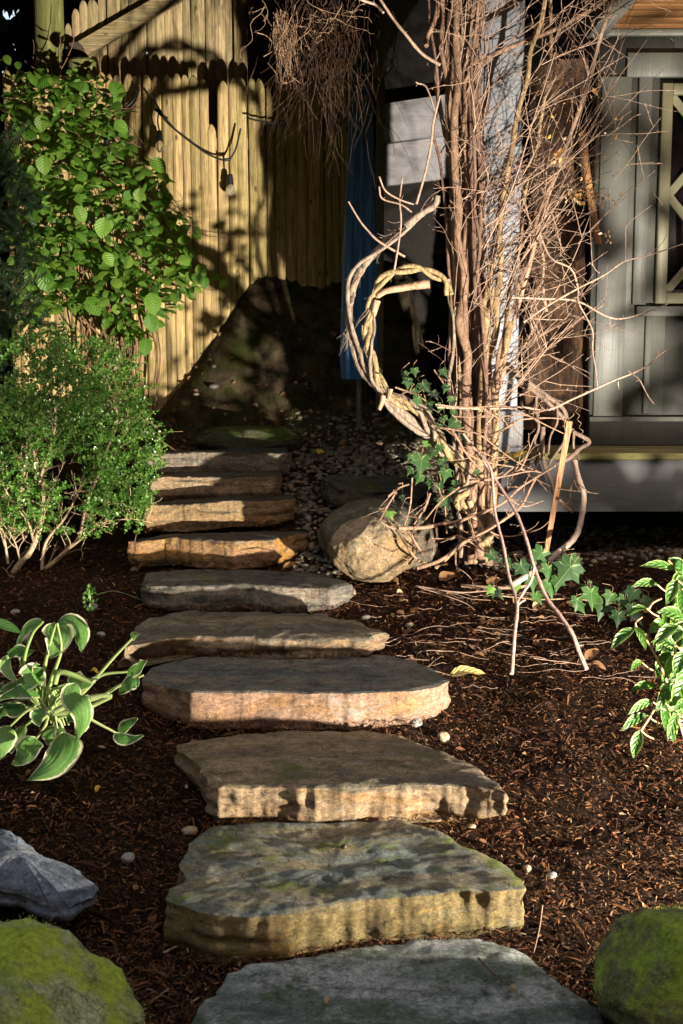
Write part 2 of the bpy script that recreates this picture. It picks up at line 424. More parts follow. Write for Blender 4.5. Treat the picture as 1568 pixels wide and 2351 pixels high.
a = Acc(); a.add(V, F); g_ = a.build('ground', M_SOIL); tag(g_, kind='structure')

# mulch
def chips(n, xr, yr, ln, wd, mask=None, zoff=.004, tilt=.35, pw=1.2):
    y = yr[0]+(yr[1]-yr[0])*rng.random(n*3)**pw
    x = rng.uniform(-1, 1, n*3)*(.31*y+.25) if xr is None else rng.uniform(*xr, n*3)
    keep = np.ones(len(x), bool) if mask is None else mask(x, y)
    x, y = x[keep][:n], y[keep][:n]; k = len(x)
    z = H(x, y)+zoff+rng.random(k)*.008
    a = rng.uniform(0, 2*math.pi, k); t = rng.normal(0, tilt, k); t2 = rng.normal(0, tilt*1.6, k)
    d = np.stack([np.cos(a)*np.cos(t), np.sin(a)*np.cos(t), np.sin(t)], -1)
    nr = unit(np.stack([np.sin(t2)*-np.sin(a), np.sin(t2)*np.cos(a), np.cos(t2)], -1))
    w = unit(np.cross(d, nr))
    L = ln*rng.lognormal(0, .5, k)[:, None]*.5; Wd = wd*rng.lognormal(0, .45, k)[:, None]*.5
    c0 = np.stack([x, y, z], -1); bow = np.array([0, 0, 1.])*L*rng.uniform(-.1, .35, k)[:, None]
    v = np.stack([c0-d*L-w*Wd*.5, c0-d*L+w*Wd*.6, c0+bow+w*Wd, c0+d*L*.9+w*Wd*.3, c0+d*L-w*Wd*.2, c0+bow-w*Wd], 1)
    F = np.array([[0, 1, 2, 5], [5, 2, 3, 4]])
    return v.reshape(-1, 3), (F[None]+(np.arange(k)*6)[:, None, None]).reshape(-1, 4)
nogr = lambda x, y: ~((x > -.3) & (x < .75) & (y > 6.3)) & ~((x > -1.0) & (y > 7.9))
M_MULCH = island_mat('mulch', [(0, (.018, .010, .007)), (.35, (.065, .032, .017)), (.6, (.13, .055, .024)), (.84, (.19, .078, .03)), (.96, (.27, .14, .06)), (1, (.38, .29, .19))], .85, .12, 150, .001)

# ------------------------------------------------------------------ stones
SPILL = []
def stone(name, label, outline, zf, thick, mat, tilt=.02, seed=0, cat='stone step', group='stone slab steps', taper=.3, dome=.0, under=.03, yf=None, rough=1., edge=.012, rings=30, per=400, parent=None):
    oc = np.array(outline, float); SPILL.append((outline, zf, tilt, yf, thick, seed))
    if yf is None:
        q = oc[np.argmax(oc[:, 1])]; d = ray(*q); yf = d[1]*(zf-CAMZ)/d[2]
    A = np.array([on_plane(x, y, yf, zf, tilt) for x, y in oc])
    # resample the outline
    c = np.append(A, A[:1], 0); L = np.append(0, np.cumsum(np.linalg.norm(np.diff(c, axis=0), axis=1)))
    t = np.linspace(0, L[-1], per, endpoint=False); B = np.stack([np.interp(t, L, c[:, k]) for k in range(3)], -1)
    for _ in range(2): B = .5*B+.25*(np.roll(B, 1, 0)+np.roll(B, -1, 0))
    cen = B.mean(0)
    tang = unit(np.roll(B, -1, 0)-np.roll(B, 1, 0)); nrm = np.stack([tang[:, 1], -tang[:, 0], tang[:, 0]*0], -1)
    if np.sum(nrm*(B-cen)) < 0: nrm = -nrm
    B = B+nrm*(edge*rough*fbm(B, 9, 4, seed+3)*1.6+.010*rough*fbm(B, 34, 3, seed+33)-.014*np.maximum(0, fbm(B, 13, 2, seed+35)-.12))[:, None]
    rows = []
    hw = np.abs(B[:, 0]-cen[0]).max(); tk = thick*(1-taper*(np.abs(B[:, 0]-cen[0])/hw)**3)
    for r in np.linspace(0, 1, rings)**.8:
        Q = cen+(B-cen)*r; rr = min(1, r)
        z = rough*(.016*fbm(Q*np.array([1, 2.2, 0]), 3.5, 5, seed)+.005*fbm(Q, 22, 3, seed+8))
        led = fbm(Q*np.array([.6, 2.5, 0]), 4, 3, seed+21); z += rough*.008*led
        Q = Q.copy(); Q[:, 2] += z+dome*(1-r*r); Q[:, 2] -= .005*max(0, (r-.955)/.045)
        rows.append(Q)
    top = rows[-1]; rows.append(top.copy()); cut_ = len(rows)-2
    for s in np.linspace(0, 1, 16)[1:]:
        Q = top.copy(); Q[:, 2] -= tk*s
        prof = .006*math.sin(math.pi*s)-under*max(0, s-.75)
        zz = (Q[:, 2]+.03*fbm(Q, 3, 2, seed+60))*42
        led = vn(np.stack([Q[:, 0]*3.5, Q[:, 1]*3.5, zz], -1), seed+40)
        chip = np.maximum(0, vn(np.stack([Q[:, 0]*9, Q[:, 1]*9, Q[:, 2]*14], -1), seed+41)-.25)
        off = prof+rough*((.024*fbm(Q*np.array([1, 1, 1.3]), 6, 4, seed+13)+.010*np.sign(led)*np.abs(led)**.6-.034*chip+.010*fbm(Q, 24, 3, seed+70))*min(1, s*7))
        Q = Q+nrm*off[:, None]; rows.append(Q)
    bot = rows[-1]; rows.append(cen*np.array([1, 1, 0])+(bot-cen*np.array([1, 1, 0]))*np.array([.02, .02, 1]))
    V = np.array(rows); k = len(rows)
    i, j = np.meshgrid(np.array([q_ for q_ in range(k-1) if q_ != cut_]), np.arange(per), indexing='ij')
    F = np.stack([i*per+j, (i+1)*per+j, (i+1)*per+(j+1) % per, i*per+(j+1) % per], -1).reshape(-1, 4)
    # orient outward
    v = V.reshape(-1, 3); f = F[len(F)//4]; nn = np.cross(v[f[1]]-v[f[0]], v[f[2]]-v[f[0]])
    if nn[2] < 0: F = F[:, ::-1]
    a = Acc(); a.add(v, F)
    o = a.build(name, mat, loc=(cen[0], cen[1], cen[2]-thick))
    tag(o, label, cat, group); return o
GREY = (.085, .088, .078); GREY2 = (.13, .12, .10); BLUEG = (.075, .088, .085); OLIVE = (.12, .105, .055)
m0 = stone_mat('slab_grey_green', (.15, .18, .15), (.42, .43, .40), (.2, .19, .15), (.28, .25, .18), moss=.25, rust=.1, mosscol=(.10, .13, .05), seed=1)
m1 = stone_mat('slab_olive', (.16, .185, .165), (.27, .22, .12), (.42, .33, .14), (.30, .24, .10), moss=.22, rust=.7, mosscol=(.16, .19, .03), seed=2)
m2 = stone_mat('slab_tan', (.33, .25, .14), (.16, .135, .09), (.50, .38, .24), (.40, .28, .17), moss=.08, rust=.5, mosscol=(.14, .16, .03), seed=3)
m3 = stone_mat('slab_pink_grey', (.12, .125, .115), (.21, .185, .14), (.50, .34, .25), (.42, .27, .19), rust=.5, speck=.25, seed=4, strat=2.5)
m4 = stone_mat('slab_brown_grey', (.14, .125, .09), (.27, .22, .14), (.42, .31, .20), (.26, .20, .14), rust=.45, seed=5)
m5 = stone_mat('slab_grey_white', (.085, .085, .08), (.13, .12, .10), (.36, .33, .28), (.14, .14, .13), moss=.1, rust=.25, speck=.8, mosscol=(.16, .2, .05), seed=6, strat=3)
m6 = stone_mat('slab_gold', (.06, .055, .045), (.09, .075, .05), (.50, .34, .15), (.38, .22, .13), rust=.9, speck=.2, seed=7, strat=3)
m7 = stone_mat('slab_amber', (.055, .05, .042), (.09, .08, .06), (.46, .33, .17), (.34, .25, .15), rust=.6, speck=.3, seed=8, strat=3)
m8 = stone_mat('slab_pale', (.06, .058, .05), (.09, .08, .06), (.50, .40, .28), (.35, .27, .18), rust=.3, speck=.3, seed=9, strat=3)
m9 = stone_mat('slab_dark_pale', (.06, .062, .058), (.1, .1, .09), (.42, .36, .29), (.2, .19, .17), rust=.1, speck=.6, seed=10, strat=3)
g = 'stone slab steps'
stone('stone_step', 'broad grey green slab at the foot of the flight, cut off below',
      [(440, 2360), (465, 2300), (520, 2232), (640, 2205), (800, 2178), (950, 2152), (1080, 2148), (1160, 2162), (1205, 2205), (1262, 2240), (1345, 2290), (1400, 2360), (1460, 2480), (1200, 2560), (800, 2580), (430, 2560), (405, 2450)], .0, .16, m0, tilt=.0, seed=1)
stone('stone_step', 'large grey olive slab with a mossy yellow front face',
      [(373, 2070), (385, 2034), (425, 2018), (410, 1979), (435, 1934), (480, 1899), (600, 1890), (784, 1881), (924, 1879), (1009, 1906), (1064, 1939), (1169, 1984), (1211, 2034), (1104, 2044), (984, 2051), (880, 2060), (784, 2071), (675, 2094), (575, 2104), (480, 2097), (425, 2084)], .13, .155, m1, tilt=.035, yf=3.36, rough=.75, seed=2, taper=.1)
stone('stone_step', 'tan weathered slab with a pointed right end, lying just above the mossy faced slab',
      [(403, 1706), (500, 1690), (620, 1681), (760, 1676), (840, 1673), (920, 1686), (1000, 1720), (1090, 1758), (1163, 1815), (1080, 1800), (1000, 1795), (900, 1800), (800, 1806), (700, 1806), (600, 1802), (500, 1806), (472, 1800), (455, 1760), (425, 1730)], .262, .15, m2, tilt=.0, seed=3, taper=.5)
stone('stone_step', 'thick dark topped slab with a flat pinkish sunlit face and a cut left corner',
      [(325, 1562), (350, 1530), (400, 1515), (460, 1508), (600, 1507), (750, 1504), (880, 1502), (940, 1511), (1000, 1535), (1036, 1562), (1010, 1572), (950, 1585), (800, 1590), (600, 1588), (438, 1590), (380, 1575)], .40, .15, m3, tilt=.0, seed=14, taper=.25, rough=.6)
stone('stone_step', 'thin brown grey slab with a flaky lit edge, pointed at both ends',
      [(285, 1490), (300, 1455), (322, 1430), (370, 1410), (440, 1400), (600, 1402), (750, 1405), (840, 1432), (885, 1447), (840, 1462), (760, 1464), (600, 1462), (480, 1460), (380, 1458), (320, 1470)], .49, .10, m4, tilt=.01, seed=5, taper=.3, rough=1.3)
stone('stone_step', 'slate grey slab with a speckled white and black broken face',
      [(320, 1340), (340, 1312), (400, 1305), (500, 1304), (640, 1308), (740, 1315), (810, 1340), (760, 1347), (650, 1345), (560, 1342), (450, 1346), (400, 1347), (345, 1345)], .598, .125, m5, tilt=.01, seed=6, taper=.35)
stone('stone_step', 'slab with a golden yellow and rust front face beside the tan boulder',
      [(290, 1242), (380, 1228), (500, 1222), (640, 1217), (695, 1217), (706, 1222), (620, 1238), (540, 1245), (460, 1241), (380, 1235), (320, 1243)], .736, .145, m6, tilt=.02, seed=7, taper=.2)
stone('stone_step', 'amber faced slab third from the top, its left end brushed by boxwood',
      [(315, 1156), (400, 1143), (520, 1137), (660, 1136), (682, 1145), (640, 1150), (500, 1153), (400, 1157), (335, 1162)], .893, .145, m7, tilt=.0, seed=8, taper=.2)
stone('stone_step', 'narrow slab second from the top with a straight pale lit strip',
      [(335, 1094), (380, 1086), (500, 1082), (600, 1080), (645, 1082), (632, 1090), (590, 1092), (500, 1093), (400, 1095), (345, 1099)], 1.006, .13, m8, tilt=.0, seed=9, taper=.1)
stone('stone_step', 'top slab of the flight with a silvery grey right end below the mossy rock',
      [(325, 1040), (400, 1032), (500, 1030), (600, 1028), (662, 1030), (668, 1037), (640, 1040), (560, 1040), (450, 1041), (340, 1044)], 1.117, .14, m9, tilt=.0, seed=10, taper=.1)
mm_ = stone_mat('mossy_rock', (.045, .06, .02), (.08, .08, .035), (.09, .09, .06), (.12, .11, .08), moss=.5, rust=.1, mosscol=(.07, .11, .015), seed=11)
MOSSY = mm_
mb_ = stone_mat('brown_ledge', (.10, .06, .02), (.06, .05, .03), (.12, .11, .08), (.16, .15, .12), moss=.1, rust=.5, seed=13)
stone('flat_rock', 'flat brown topped ledge stone with a grey end beyond the mossy rock', [(440, 972), (560, 958), (700, 962), (838, 982), (842, 992), (780, 994), (700, 988), (560, 985), (450, 985)], 1.19, .14, mb_, yf=8.0, seed=15, cat='rock', group=None, tilt=.16)
mg_ = stone_mat('grey_ledge', (.075, .075, .055), (.11, .10, .075), (.10, .10, .08), (.16, .15, .12), moss=.15, rust=.1, seed=16)
stone('flat_rock', 'flat grey green slab rising from the gravel behind the tan boulder', [(738, 1100), (775, 1084), (850, 1090), (950, 1105), (985, 1118), (960, 1135), (860, 1128), (780, 1120)], .94, .14, mg_, yf=6.75, seed=17, cat='rock', group=None, tilt=.14, rough=1.5)

a = Acc()
a.add(*chips(115000, None, (2.45, 7.9), .015, .0034, nogr, pw=1.35))
a.add(*chips(60000, None, (2.45, 7.9), .017, .0018, nogr, .007, .45, pw=1.35))
a.add(*chips(3000, None, (2.45, 7.6), .036, .011, nogr, .006, .25))
def chipset(T, ln, wd, tilt=.15):
    k = len(T); an = rng.uniform(0, 6.28, k); t = rng.normal(0, tilt, k)
    scatter(a, (np.array([[-.5, -.5, 0], [.5, -.35, .05], [.4, .5, 0], [-.3, .4, .1]])*[wd/ln, 1, .1], np.array([[0, 1, 2, 3]]), np.zeros((4, 2))),
            frames(np.stack([np.cos(an), np.sin(an), t], -1), np.stack([rng.normal(0, .2, k), rng.normal(0, .2, k), np.ones(k)], -1), ln*rng.lognormal(0, .4, k)), T)
for ol, zf_, tl_, yf_, th_, sd_ in SPILL[:10]:                 # litter blown onto the treads and heaped against the risers
    A_ = np.array([on_plane(x, y, yf_ if yf_ else 5, zf_, 0 if yf_ is None else tl_) for x, y in ol]); lo_, hi_ = A_.min(0), A_.max(0)
    q = rng.uniform(lo_[:2], hi_[:2], (170, 2)); q = q[inpoly(q[:, 0], q[:, 1], A_[:, :2])]
    qy = q[:, 1]; zt_ = zf_+tl_*(qy-lo_[1])
    chipset(np.stack([q[:, 0], qy, zt_+.006+.012*np.abs(fbm(np.stack([q[:, 0], qy, qy*0], -1), 3.5, 3, sd_))], -1), .011, .0022)
    k = 620; t = rng.uniform(.02, .98, k); fx_ = lo_[0]+(hi_[0]-lo_[0])*t
    fy = np.array([min([A_[i][1]+(A_[(i+1) % len(A_)][1]-A_[i][1])*(x-A_[i][0])/(A_[(i+1) % len(A_)][0]-A_[i][0]+1e-9) for i in range(len(A_)) if min(A_[i][0], A_[(i+1) % len(A_)][0]) <= x <= max(A_[i][0], A_[(i+1) % len(A_)][0])] or [hi_[1]]) for x in fx_])
    e = rng.random(k)**1.6
    chipset(np.stack([fx_, fy-.004-.05*e, np.maximum(zf_-th_+.030-.020*e, H(fx_, fy-.05*e)+.004)+.006*rng.random(k)], -1), .015, .003, .35)
mu = a.build('mulch', M_MULCH, smooth=False); tag(mu, 'dark shredded bark mulch and needles covering the bed on both sides of the steps', 'mulch', kind='stuff')

def boulder(name, label, c, r, mat, seed=0, amp=.22, cuts=(), cat='boulder', sub=6, sc=1.3):
    import bmesh
    bm = bmesh.new(); bmesh.ops.create_icosphere(bm, subdivisions=sub, radius=1)
    V = np.array([v.co[:] for v in bm.verts]); F = np.array([[v.index for v in f.verts] for f in bm.faces]); bm.free()
    r = np.array(r, float); c = np.array(c, float)
    n0 = V.copy(); nz = amp*fbm(V, sc, 5, seed)+.05*fbm(V, 6, 4, seed+5)+.02*fbm(V, 20, 3, seed+9)
    V = V*(1+nz)[:, None]
    for nx, d in cuts:
        nx = unit(nx); e = V@nx-d; V = V-np.where(e > 0, e*.8, 0)[:, None]*nx
    V = V+n0*(.025*fbm(V, 5, 4, seed+50)+.012*np.abs(fbm(V, 14, 3, seed+60)))[:, None]
    a = Acc(); a.add(V*r+c, F)
    o = a.build(name, mat, loc=(c[0], c[1], c[2]-r[2])); return tag(o, label, cat)
mt_ = stone_mat('tan_boulder', (.42, .33, .21), (.36, .27, .17), (.42, .33, .20), (.34, .25, .15), rust=.25, speck=.2, seed=20, strat=1)
mgb = stone_mat('grey_boulder', (.17, .16, .12), (.12, .12, .09), (.22, .19, .14), (.15, .14, .11), moss=.1, rust=.1, seed=21, strat=1.5)
p = P(855, 1262, 6.05); boulder('boulder', 'rounded tan boulder with a lit pitted face, right of the steps', (p[0], 6.05, p[2]), (.225, .2, .165), mt_, 3, .2, [((-.6, -.3, .8), .82), ((.2, -1, .1), .85)])
p = P(868, 1235, 6.35); boulder('boulder', 'larger grey boulder half hidden behind the tan one, its right side sunlit', (p[0], 6.38, p[2]), (.31, .24, .21), mgb, 8, .15, [((-.5, -.3, .9), .8), ((.9, -.5, .1), .85)])
p = P(575, 1003, 7.68); boulder('mossy_rock', 'low domed rock covered in dark green moss behind the top step', (p[0], 7.68, p[2]-.02), (.33, .26, .10), MOSSY, 12, .16, [((0, 0, 1), .8), ((0, -1, .1), .85)], cat='rock')
mbl = stone_mat('blue_grey_rock', (.11, .13, .165), (.22, .25, .30), (.09, .105, .13), (.17, .19, .22), rust=.1, speck=.5, seed=22, strat=2, rough=.6)
stone('blue_rock', 'jagged blue grey rock at the left edge with a pointed right end',
      [(-90, 1900), (0, 1902), (45, 1918), (80, 1958), (112, 1978), (140, 2000), (175, 1992), (200, 2018), (232, 2030), (215, 2058), (160, 2075), (100, 2070), (60, 2050), (0, 2040), (-90, 2040)], .15, .05, mbl, yf=3.7, seed=23, cat='rock', group=None, tilt=.14, rough=.9, dome=.045)
mgm = stone_mat('green_moss_rock', (.36, .40, .10), (.48, .50, .24), (.3, .34, .10), (.38, .40, .16), moss=.5, rust=.0, mosscol=(.50, .60, .06), seed=24, strat=1, rough=.95, speck=.7)
p = P(50, 2330, 2.75); boulder('mossy_boulder', 'bright green mossy boulder in the bottom left corner', (p[0]-.07, 2.75, p[2]-.10), (.35, .30, .27), mgm, 31, .30, [((.7, -.2, .75), .78), ((-.2, -.9, .5), .8), ((.9, -.4, 0), .85)], cat='boulder')
mgn = stone_mat('olive_moss_rock', (.26, .29, .10), (.20, .20, .10), (.24, .27, .10), (.28, .30, .13), moss=.45, rust=.0, mosscol=(.42, .54, .06), seed=25, strat=1, rough=.95)
p = P(1580, 2230, 2.95); boulder('mossy_boulder', 'olive green mossy boulder at the lower right edge', (p[0], 2.95, p[2]-.02), (.23, .25, .175), mgn, 37, .30, [((-.8, -.2, .5), .76), ((-.3, -.9, .3), .78)], cat='boulder')

def moss_tufts(o, n_, cols, zmin=.1):
    me = o.data; V = np.array([v.co[:] for v in me.vertices]); Nn_ = np.array([v.normal[:] for v in me.vertices])
    ok = np.where((Nn_[:, 2] > zmin) & (fbm(V, 7, 3, 4) > -.12))[0]; i_ = rng.choice(ok, n_); T_ = V[i_]+np.array(o.location)+rng.normal(0, .006, (n_, 3))-Nn_[i_]*.001
    a = Acc(); scatter(a, leaf_t(3, 3, .22, .1, .2), frames(Nn_[i_]+rng.normal(0, .55, (n_, 3)), rng.normal(0, 1, (n_, 3)), rng.uniform(.003, .007, n_)), T_)
    o['_b'] = list(o.location); a.build('moss', cols, o)
M_MT = leaf_mat('moss_tuft', (.22, .30, .03), (.55, .62, .14), .3, .8)
for o in [o for o in bpy.data.objects if o.name.startswith('mossy_boulder')]: moss_tufts(o, 7000, M_MT, -.1)
moss_tufts(bpy.data.objects['mossy_rock'], 2500, leaf_mat('dark_moss_tuft', (.05, .09, .02), (.12, .17, .04), .3, .8))
# gravel
import bmesh
bm = bmesh.new(); bmesh.ops.create_icosphere(bm, subdivisions=2, radius=1)
IV = np.array([v.co[:] for v in bm.verts]); IF = np.array([[v.index for v in f.verts] for f in bm.faces]); bm.free()
def pebbles(acc, x, y, r, lift=.3):
    k = len(x); z = H(x, y)+r*lift
    Rm = np.linalg.qr(rng.normal(size=(k, 3, 3)))[0]; s = rng.uniform([.8, .6, .4], [1.5, 1.1, .85], (k, 3))*r[:, None]
    a = rng.uniform(0, 6.28, k); Rz = np.zeros((k, 3, 3)); Rz[:, 0, 0] = Rz[:, 1, 1] = np.cos(a); Rz[:, 0, 1] = -np.sin(a); Rz[:, 1, 0] = np.sin(a); Rz[:, 2, 2] = 1
    M = Rz*s[:, None, :]
    V = IV[None]*(1+.16*rng.normal(size=(k, len(IV), 1))*.5)
    V = np.einsum('nij,nkj->nki', M, V)+np.stack([x, y, z], -1)[:, None]
    acc.add(V.reshape(-1, 3), (IF[None]+(np.arange(k)*len(IV))[:, None, None]).reshape(-1, 3))
M_GRAV = island_mat('gravel', [(0, (.05, .045, .038)), (.4, (.13, .115, .09)), (.7, (.2, .18, .14)), (.9, (.25, .17, .10)), (1, (.36, .33, .28))], .55, .4, 60, .001)
a = Acc(); k = 3000; x = rng.uniform(-.62, .75, k*3); y = rng.uniform(6.15, 7.9, k*3)
kp = (x > -.30-.12*(y-6.6)+.08*np.sin(y*5)) & (x < .1+(y-6.1)*.55) & (rng.random(len(x)) < .25+.9*(.5+.5*fbm(np.stack([x, y, x*0], -1), 4, 3, 3)))
x, y = x[kp][:k], y[kp][:k]; pebbles(a, x, y, rng.uniform(.007, .019, len(x)))
x = rng.uniform(.6, 2.4, 1200); y = rng.uniform(6.3, 7.6, 1200); pebbles(a, x, y, rng.uniform(.01, .022, 1200))
k = 8; x = rng.uniform(-1.3, .4, k); y = rng.uniform(7.75, 8.28, k); pebbles(a, x, y, rng.uniform(.008, .035, k), .0)
gv = a.build('gravel', M_GRAV); tag(gv, 'rounded grey and tan gravel between the steps and the deck', 'gravel', kind='stuff')

# loose small stones, each a thing
M_PEB = island_mat('pebble', [(0, (.30, .28, .25)), (1, (.30, .28, .25))], .5, .4, 50, .001)
M_PEB2 = island_mat('pebble_tan', [(0, (.36, .27, .17)), (1, (.36, .27, .17))], .6, .4, 50, .001)
bm = bmesh.new(); bmesh.ops.create_icosphere(bm, subdivisions=4, radius=1)
IV4 = np.array([v.co[:] for v in bm.verts]); IF4 = np.array([[v.index for v in f.verts] for f in bm.faces]); bm.free()
def hit(px, py):                        # ground point seen at a pixel
    d = ray(px, py); s = 2.0
    for _ in range(1400):
        q = np.array([0, 0, CAMZ])+d*s
        if q[2] < H(q[0], q[1]): break
        s += .005
    return q
def loose(px, py, w, h, label, mat, seed, top=None, name='pebble'):
    q = hit(px, py) if top is None else np.array([*(on_plane(px, py, 4, top, 0))])
    f = q[1]/FPX; rx, rz = w*f*.5, h*f*.5
    V = IV4*(1+.22*fbm(IV4, 1.6, 4, seed))[:, None]*np.array([rx, (rx+rz)*.5, rz])
    V = V@rotm('Y', random.uniform(-.3, .3)).T
    a = Acc(); a.add(V+q+np.array([0, 0, rz*.7]), IF4); o = a.build(name, mat, loc=q); tag(o, label, 'pebble', 'loose pebbles on the mulch')
for q in [(293, 1978, 34, 26, 'smooth oval grey pebble alone on the mulch right of the blue grey rock', M_PEB, 1),
          (955, 1668, 30, 24, 'angular pale stone touching the underside of the pink faced slab', M_PEB, 2),
          (1018, 1700, 30, 26, 'tan pebble just above the right half of the tan slab', M_PEB2, 3),
          (1135, 1850, 22, 34, 'upright cream stone leaning on the pointed end of the tan slab', M_PEB2, 4),
          (1392, 2335, 40, 52, 'large white egg shaped pebble below the right mossy boulder', M_PEB, 5),
          (1210, 2000, 20, 18, 'tan pebble above the right end of the mossy faced slab', M_PEB2, 6),
          (1265, 2015, 28, 16, 'flat blueish pebble on open mulch lower right', M_PEB, 7),
          (1082, 1903, 22, 14, 'small cream pebble near the two yellow leaves', M_PEB2, 9),
          (810, 1395-30, 14, 20, 'round tan pebble at the right tip of the speckled slab', M_PEB2, 10),
          (840, 1422, 22, 12, 'whitish pebble lying above the thin brown slab', M_PEB, 11),
          (940, 1440, 20, 14, 'pale yellow pebble on mulch right of the thin brown slab', M_PEB2, 12),
          (212, 1400, 26, 18, 'grey pebble at the foot of the small sprout', M_PEB, 13),
          (35, 1408, 22, 12, 'flat grey pebble on mulch far left above the hosta', M_PEB, 14),
          (708, 1160+35, 16, 14, 'round white pebble in the gravel near the amber slab', M_PEB, 15),
          (715, 1262, 16, 20, 'pinkish round pebble between golden slab and tan boulder', M_PEB2, 16),
          (310, 1252+60, 22, 14, 'brown pebble left of the slate grey slab', M_PEB2, 17),
          (232, 1500-40, 20, 12, 'pale pebble on dark mulch right above the hosta', M_PEB, 18),
          (60, 1475, 24, 30, 'light grey stone behind the tallest hosta leaves', M_PEB, 19),
          (1330, 1520-35, 20, 12, 'small tan pebble beside the right foot of the forked stick', M_PEB2, 20),
          (435, 1915, 40, 22, 'flat brown stone against the left back edge of the mossy faced slab', M_PEB2, 22)]:
    loose(*q)
loose(748, 2305, 18, 24, 'small tan pebble resting on the lowest slab', M_PEB2, 30, top=.02)
loose(790, 1948, 14, 12, 'tiny dark brown seed cone on the mossy faced slab', plain_mat('cone_brown', (.05, .03, .02)), 31, top=.145, name='seed_cone')
loose(1178, 2275, 20, 18, 'small pink pebble right of the twig on the lowest slab', M_PEB2, 32, top=.02)

# ------------------------------------------------------------------ fences
M_PICK = wood_mat('picket_wood', (.68, .51, .26), (.44, .32, .16), (.42, .40, .13), algae=.55)
M_PICK2 = wood_mat('upper_wood', (.60, .47, .28), (.42, .32, .19), (.42, .39, .17), algae=.4)
M_POSTW = wood_mat('green_post', (.24, .23, .09), (.15, .15, .05), (.16, .20, .04), algae=.8, isl=0, sc=.8)
def picket(acc, x, y, zb, zt, w, seed, dep=.022, point=.06, k=9):
    rr = np.random.default_rng(seed); rows = []
    zs = np.concatenate([np.linspace(zb, zt-point, 14), zt-point*(1-np.array([.25, .5, .72, .88, .97, 1.0]))])
    tl = rr.normal(0, .0025)
    for z in zs:
        s = 1 if z <= zt-point else max(.06, math.sqrt(max(0, 1-((z-(zt-point))/point)**1.6)))
        a = np.linspace(0, math.pi, k); cx = x+tl*(z-zb)+.003*math.sin(z*3+seed)
        wob = 1+.10*fbm(np.stack([np.cos(a)*.5+seed, a*0, a*0+z*3], -1), 1.5, 2, seed)
        rows.append(np.stack([cx-np.cos(a)*w/2*s*wob, y-np.sin(a)*dep*wob*s, a*0+z+.006*np.sin(a*3+seed)*(s < 1)], -1))
    V = np.array(rows); m = len(rows); i, j = np.meshgrid(np.arange(m-1), np.arange(k-1), indexing='ij')
    F = np.stack([i*k+j, i*k+j+1, (i+1)*k+j+1, (i+1)*k+j], -1).reshape(-1, 4)
    B = V.reshape(-1, 3).copy()
    acc.add(B, F)
    acc.add(B[[0, k-1, (m-1)*k+k-1, (m-1)*k]]+np.array([0, .004, 0]), [[0, 3, 2, 1]])
YF = 8.3
fen = thing('picket_fence', (-1, YF, 1.2), 'lower weathered stockade fence of pointed pickets with one broken short picket', 'fence')
a = Acc(); px = 8.; s = 0
while px < 800:
    w = random.uniform(.050, .076); wp = w*FPX/YF
    yt = np.interp(px, [0, 100, 280, 500, 600, 800], [165, 168, 170, 182, 186, 190])+random.uniform(-6, 6)
    if 470 < px < 492: yt = 285
    q = P(px+wp/2, yt, YF); picket(a, q[0], YF, .9, q[2], w*1.02, 100+s); px += wp+random.uniform(-.3, .6); s += 1
a.build('pickets', M_PICK, fen)
PK = None
a = Acc()
for yy in (330, 700):
    q = P(400, yy, YF); box(a, (-2.7, YF+.006, q[2]-.04), (.2, YF+.045, q[2]+.04), bev=.004)
a.build('rail', M_PICK2, fen)
YU = 8.6
up_ = thing('board_fence', (-1.1, YU, 1.4), 'taller weathered board fence behind with a diagonal rail and sloping top', 'fence')
a = Acc(); px = 148.; s = 0
while px < 540:
    w = random.uniform(.05, .072); wp = w*FPX/YU
    yt = np.interp(px, [148, 160, 180, 215, 250], [50, 30, 8, -6, -60])+random.uniform(-7, 7)
    q = P(px+wp/2, yt, YU); picket(a, q[0], YU, 2.2, q[2], w*1.02, 300+s, dep=.012, point=.05); px += wp+random.uniform(-.3, .4); s += 1
a.build('boards', M_PICK2, up_)
a = Acc()
q0, q1 = P(185, 118, YU-.03), P(470, -45, YU-.03); d = unit(q1-q0); wv = unit(np.cross(d, [0, 1, 0]))*.052
prism(a, [q0-wv, q1-wv, q1+wv, q0+wv], (0, -.04, 0)); a.build('diagonal_rail', wood_mat('rail_wood', (.40, .31, .18), (.27, .2, .11), axis=0, isl=0), up_)
a = Acc(); q0 = P(537, -40, YU); q1 = P(566, 200, YU)
box(a, (q0[0], YU-.045, 2.2), (q1[0]+.01, YU+.04, q0[2]), bev=.004); a.build('end_post', wood_mat('knotty_wood', (.50, .37, .2), (.36, .25, .12), isl=0, algae=.2, sc=.5), up_)
a = Acc(); q0 = P(150, 118, YU-.1); q1 = P(172, 118, YU-.2)
tube(a, [P(172, 120, YU+.15), P(172, 120, YU-.12)], .068, .066, 20, 2); o = a.build('cross_log', plain_mat('dark_log', (.05, .035, .02), .9), up_)
rp = thing('round_post', (P(116, 0, 8.5)[0], 8.5, 1.3), 'tall round greenish wooden post at the upper left rising past the fence', 'post')
a = Acc(); q = P(116, 150, 8.5); tube(a, [(q[0], 8.5, 1.3), (q[0]-.005, 8.5, 3), (q[0], 8.5, 4.6)], .103, .098, 28, 10, rough=.03); a.build('shaft', M_POSTW, rp)
a = Acc(); tube(a, [(q[0], 8.5, 4.6), (q[0], 8.5, 4.63)], .112, .112, 28, 2); a.build('cap', M_POSTW, rp)
sp = thing('short_post', (P(188, 150, 8.42)[0], 8.42, 1.3), 'short round fence post with a domed top beside the tall round post', 'post')
a = Acc(); q = P(188, 150, 8.42); zt = P(188, 136, 8.42)[2]
tube(a, [(q[0], 8.42, 1.3), (q[0], 8.42, zt-.02)], .095, .095, 24, 10, rough=.03); a.build('shaft', M_POSTW, sp)
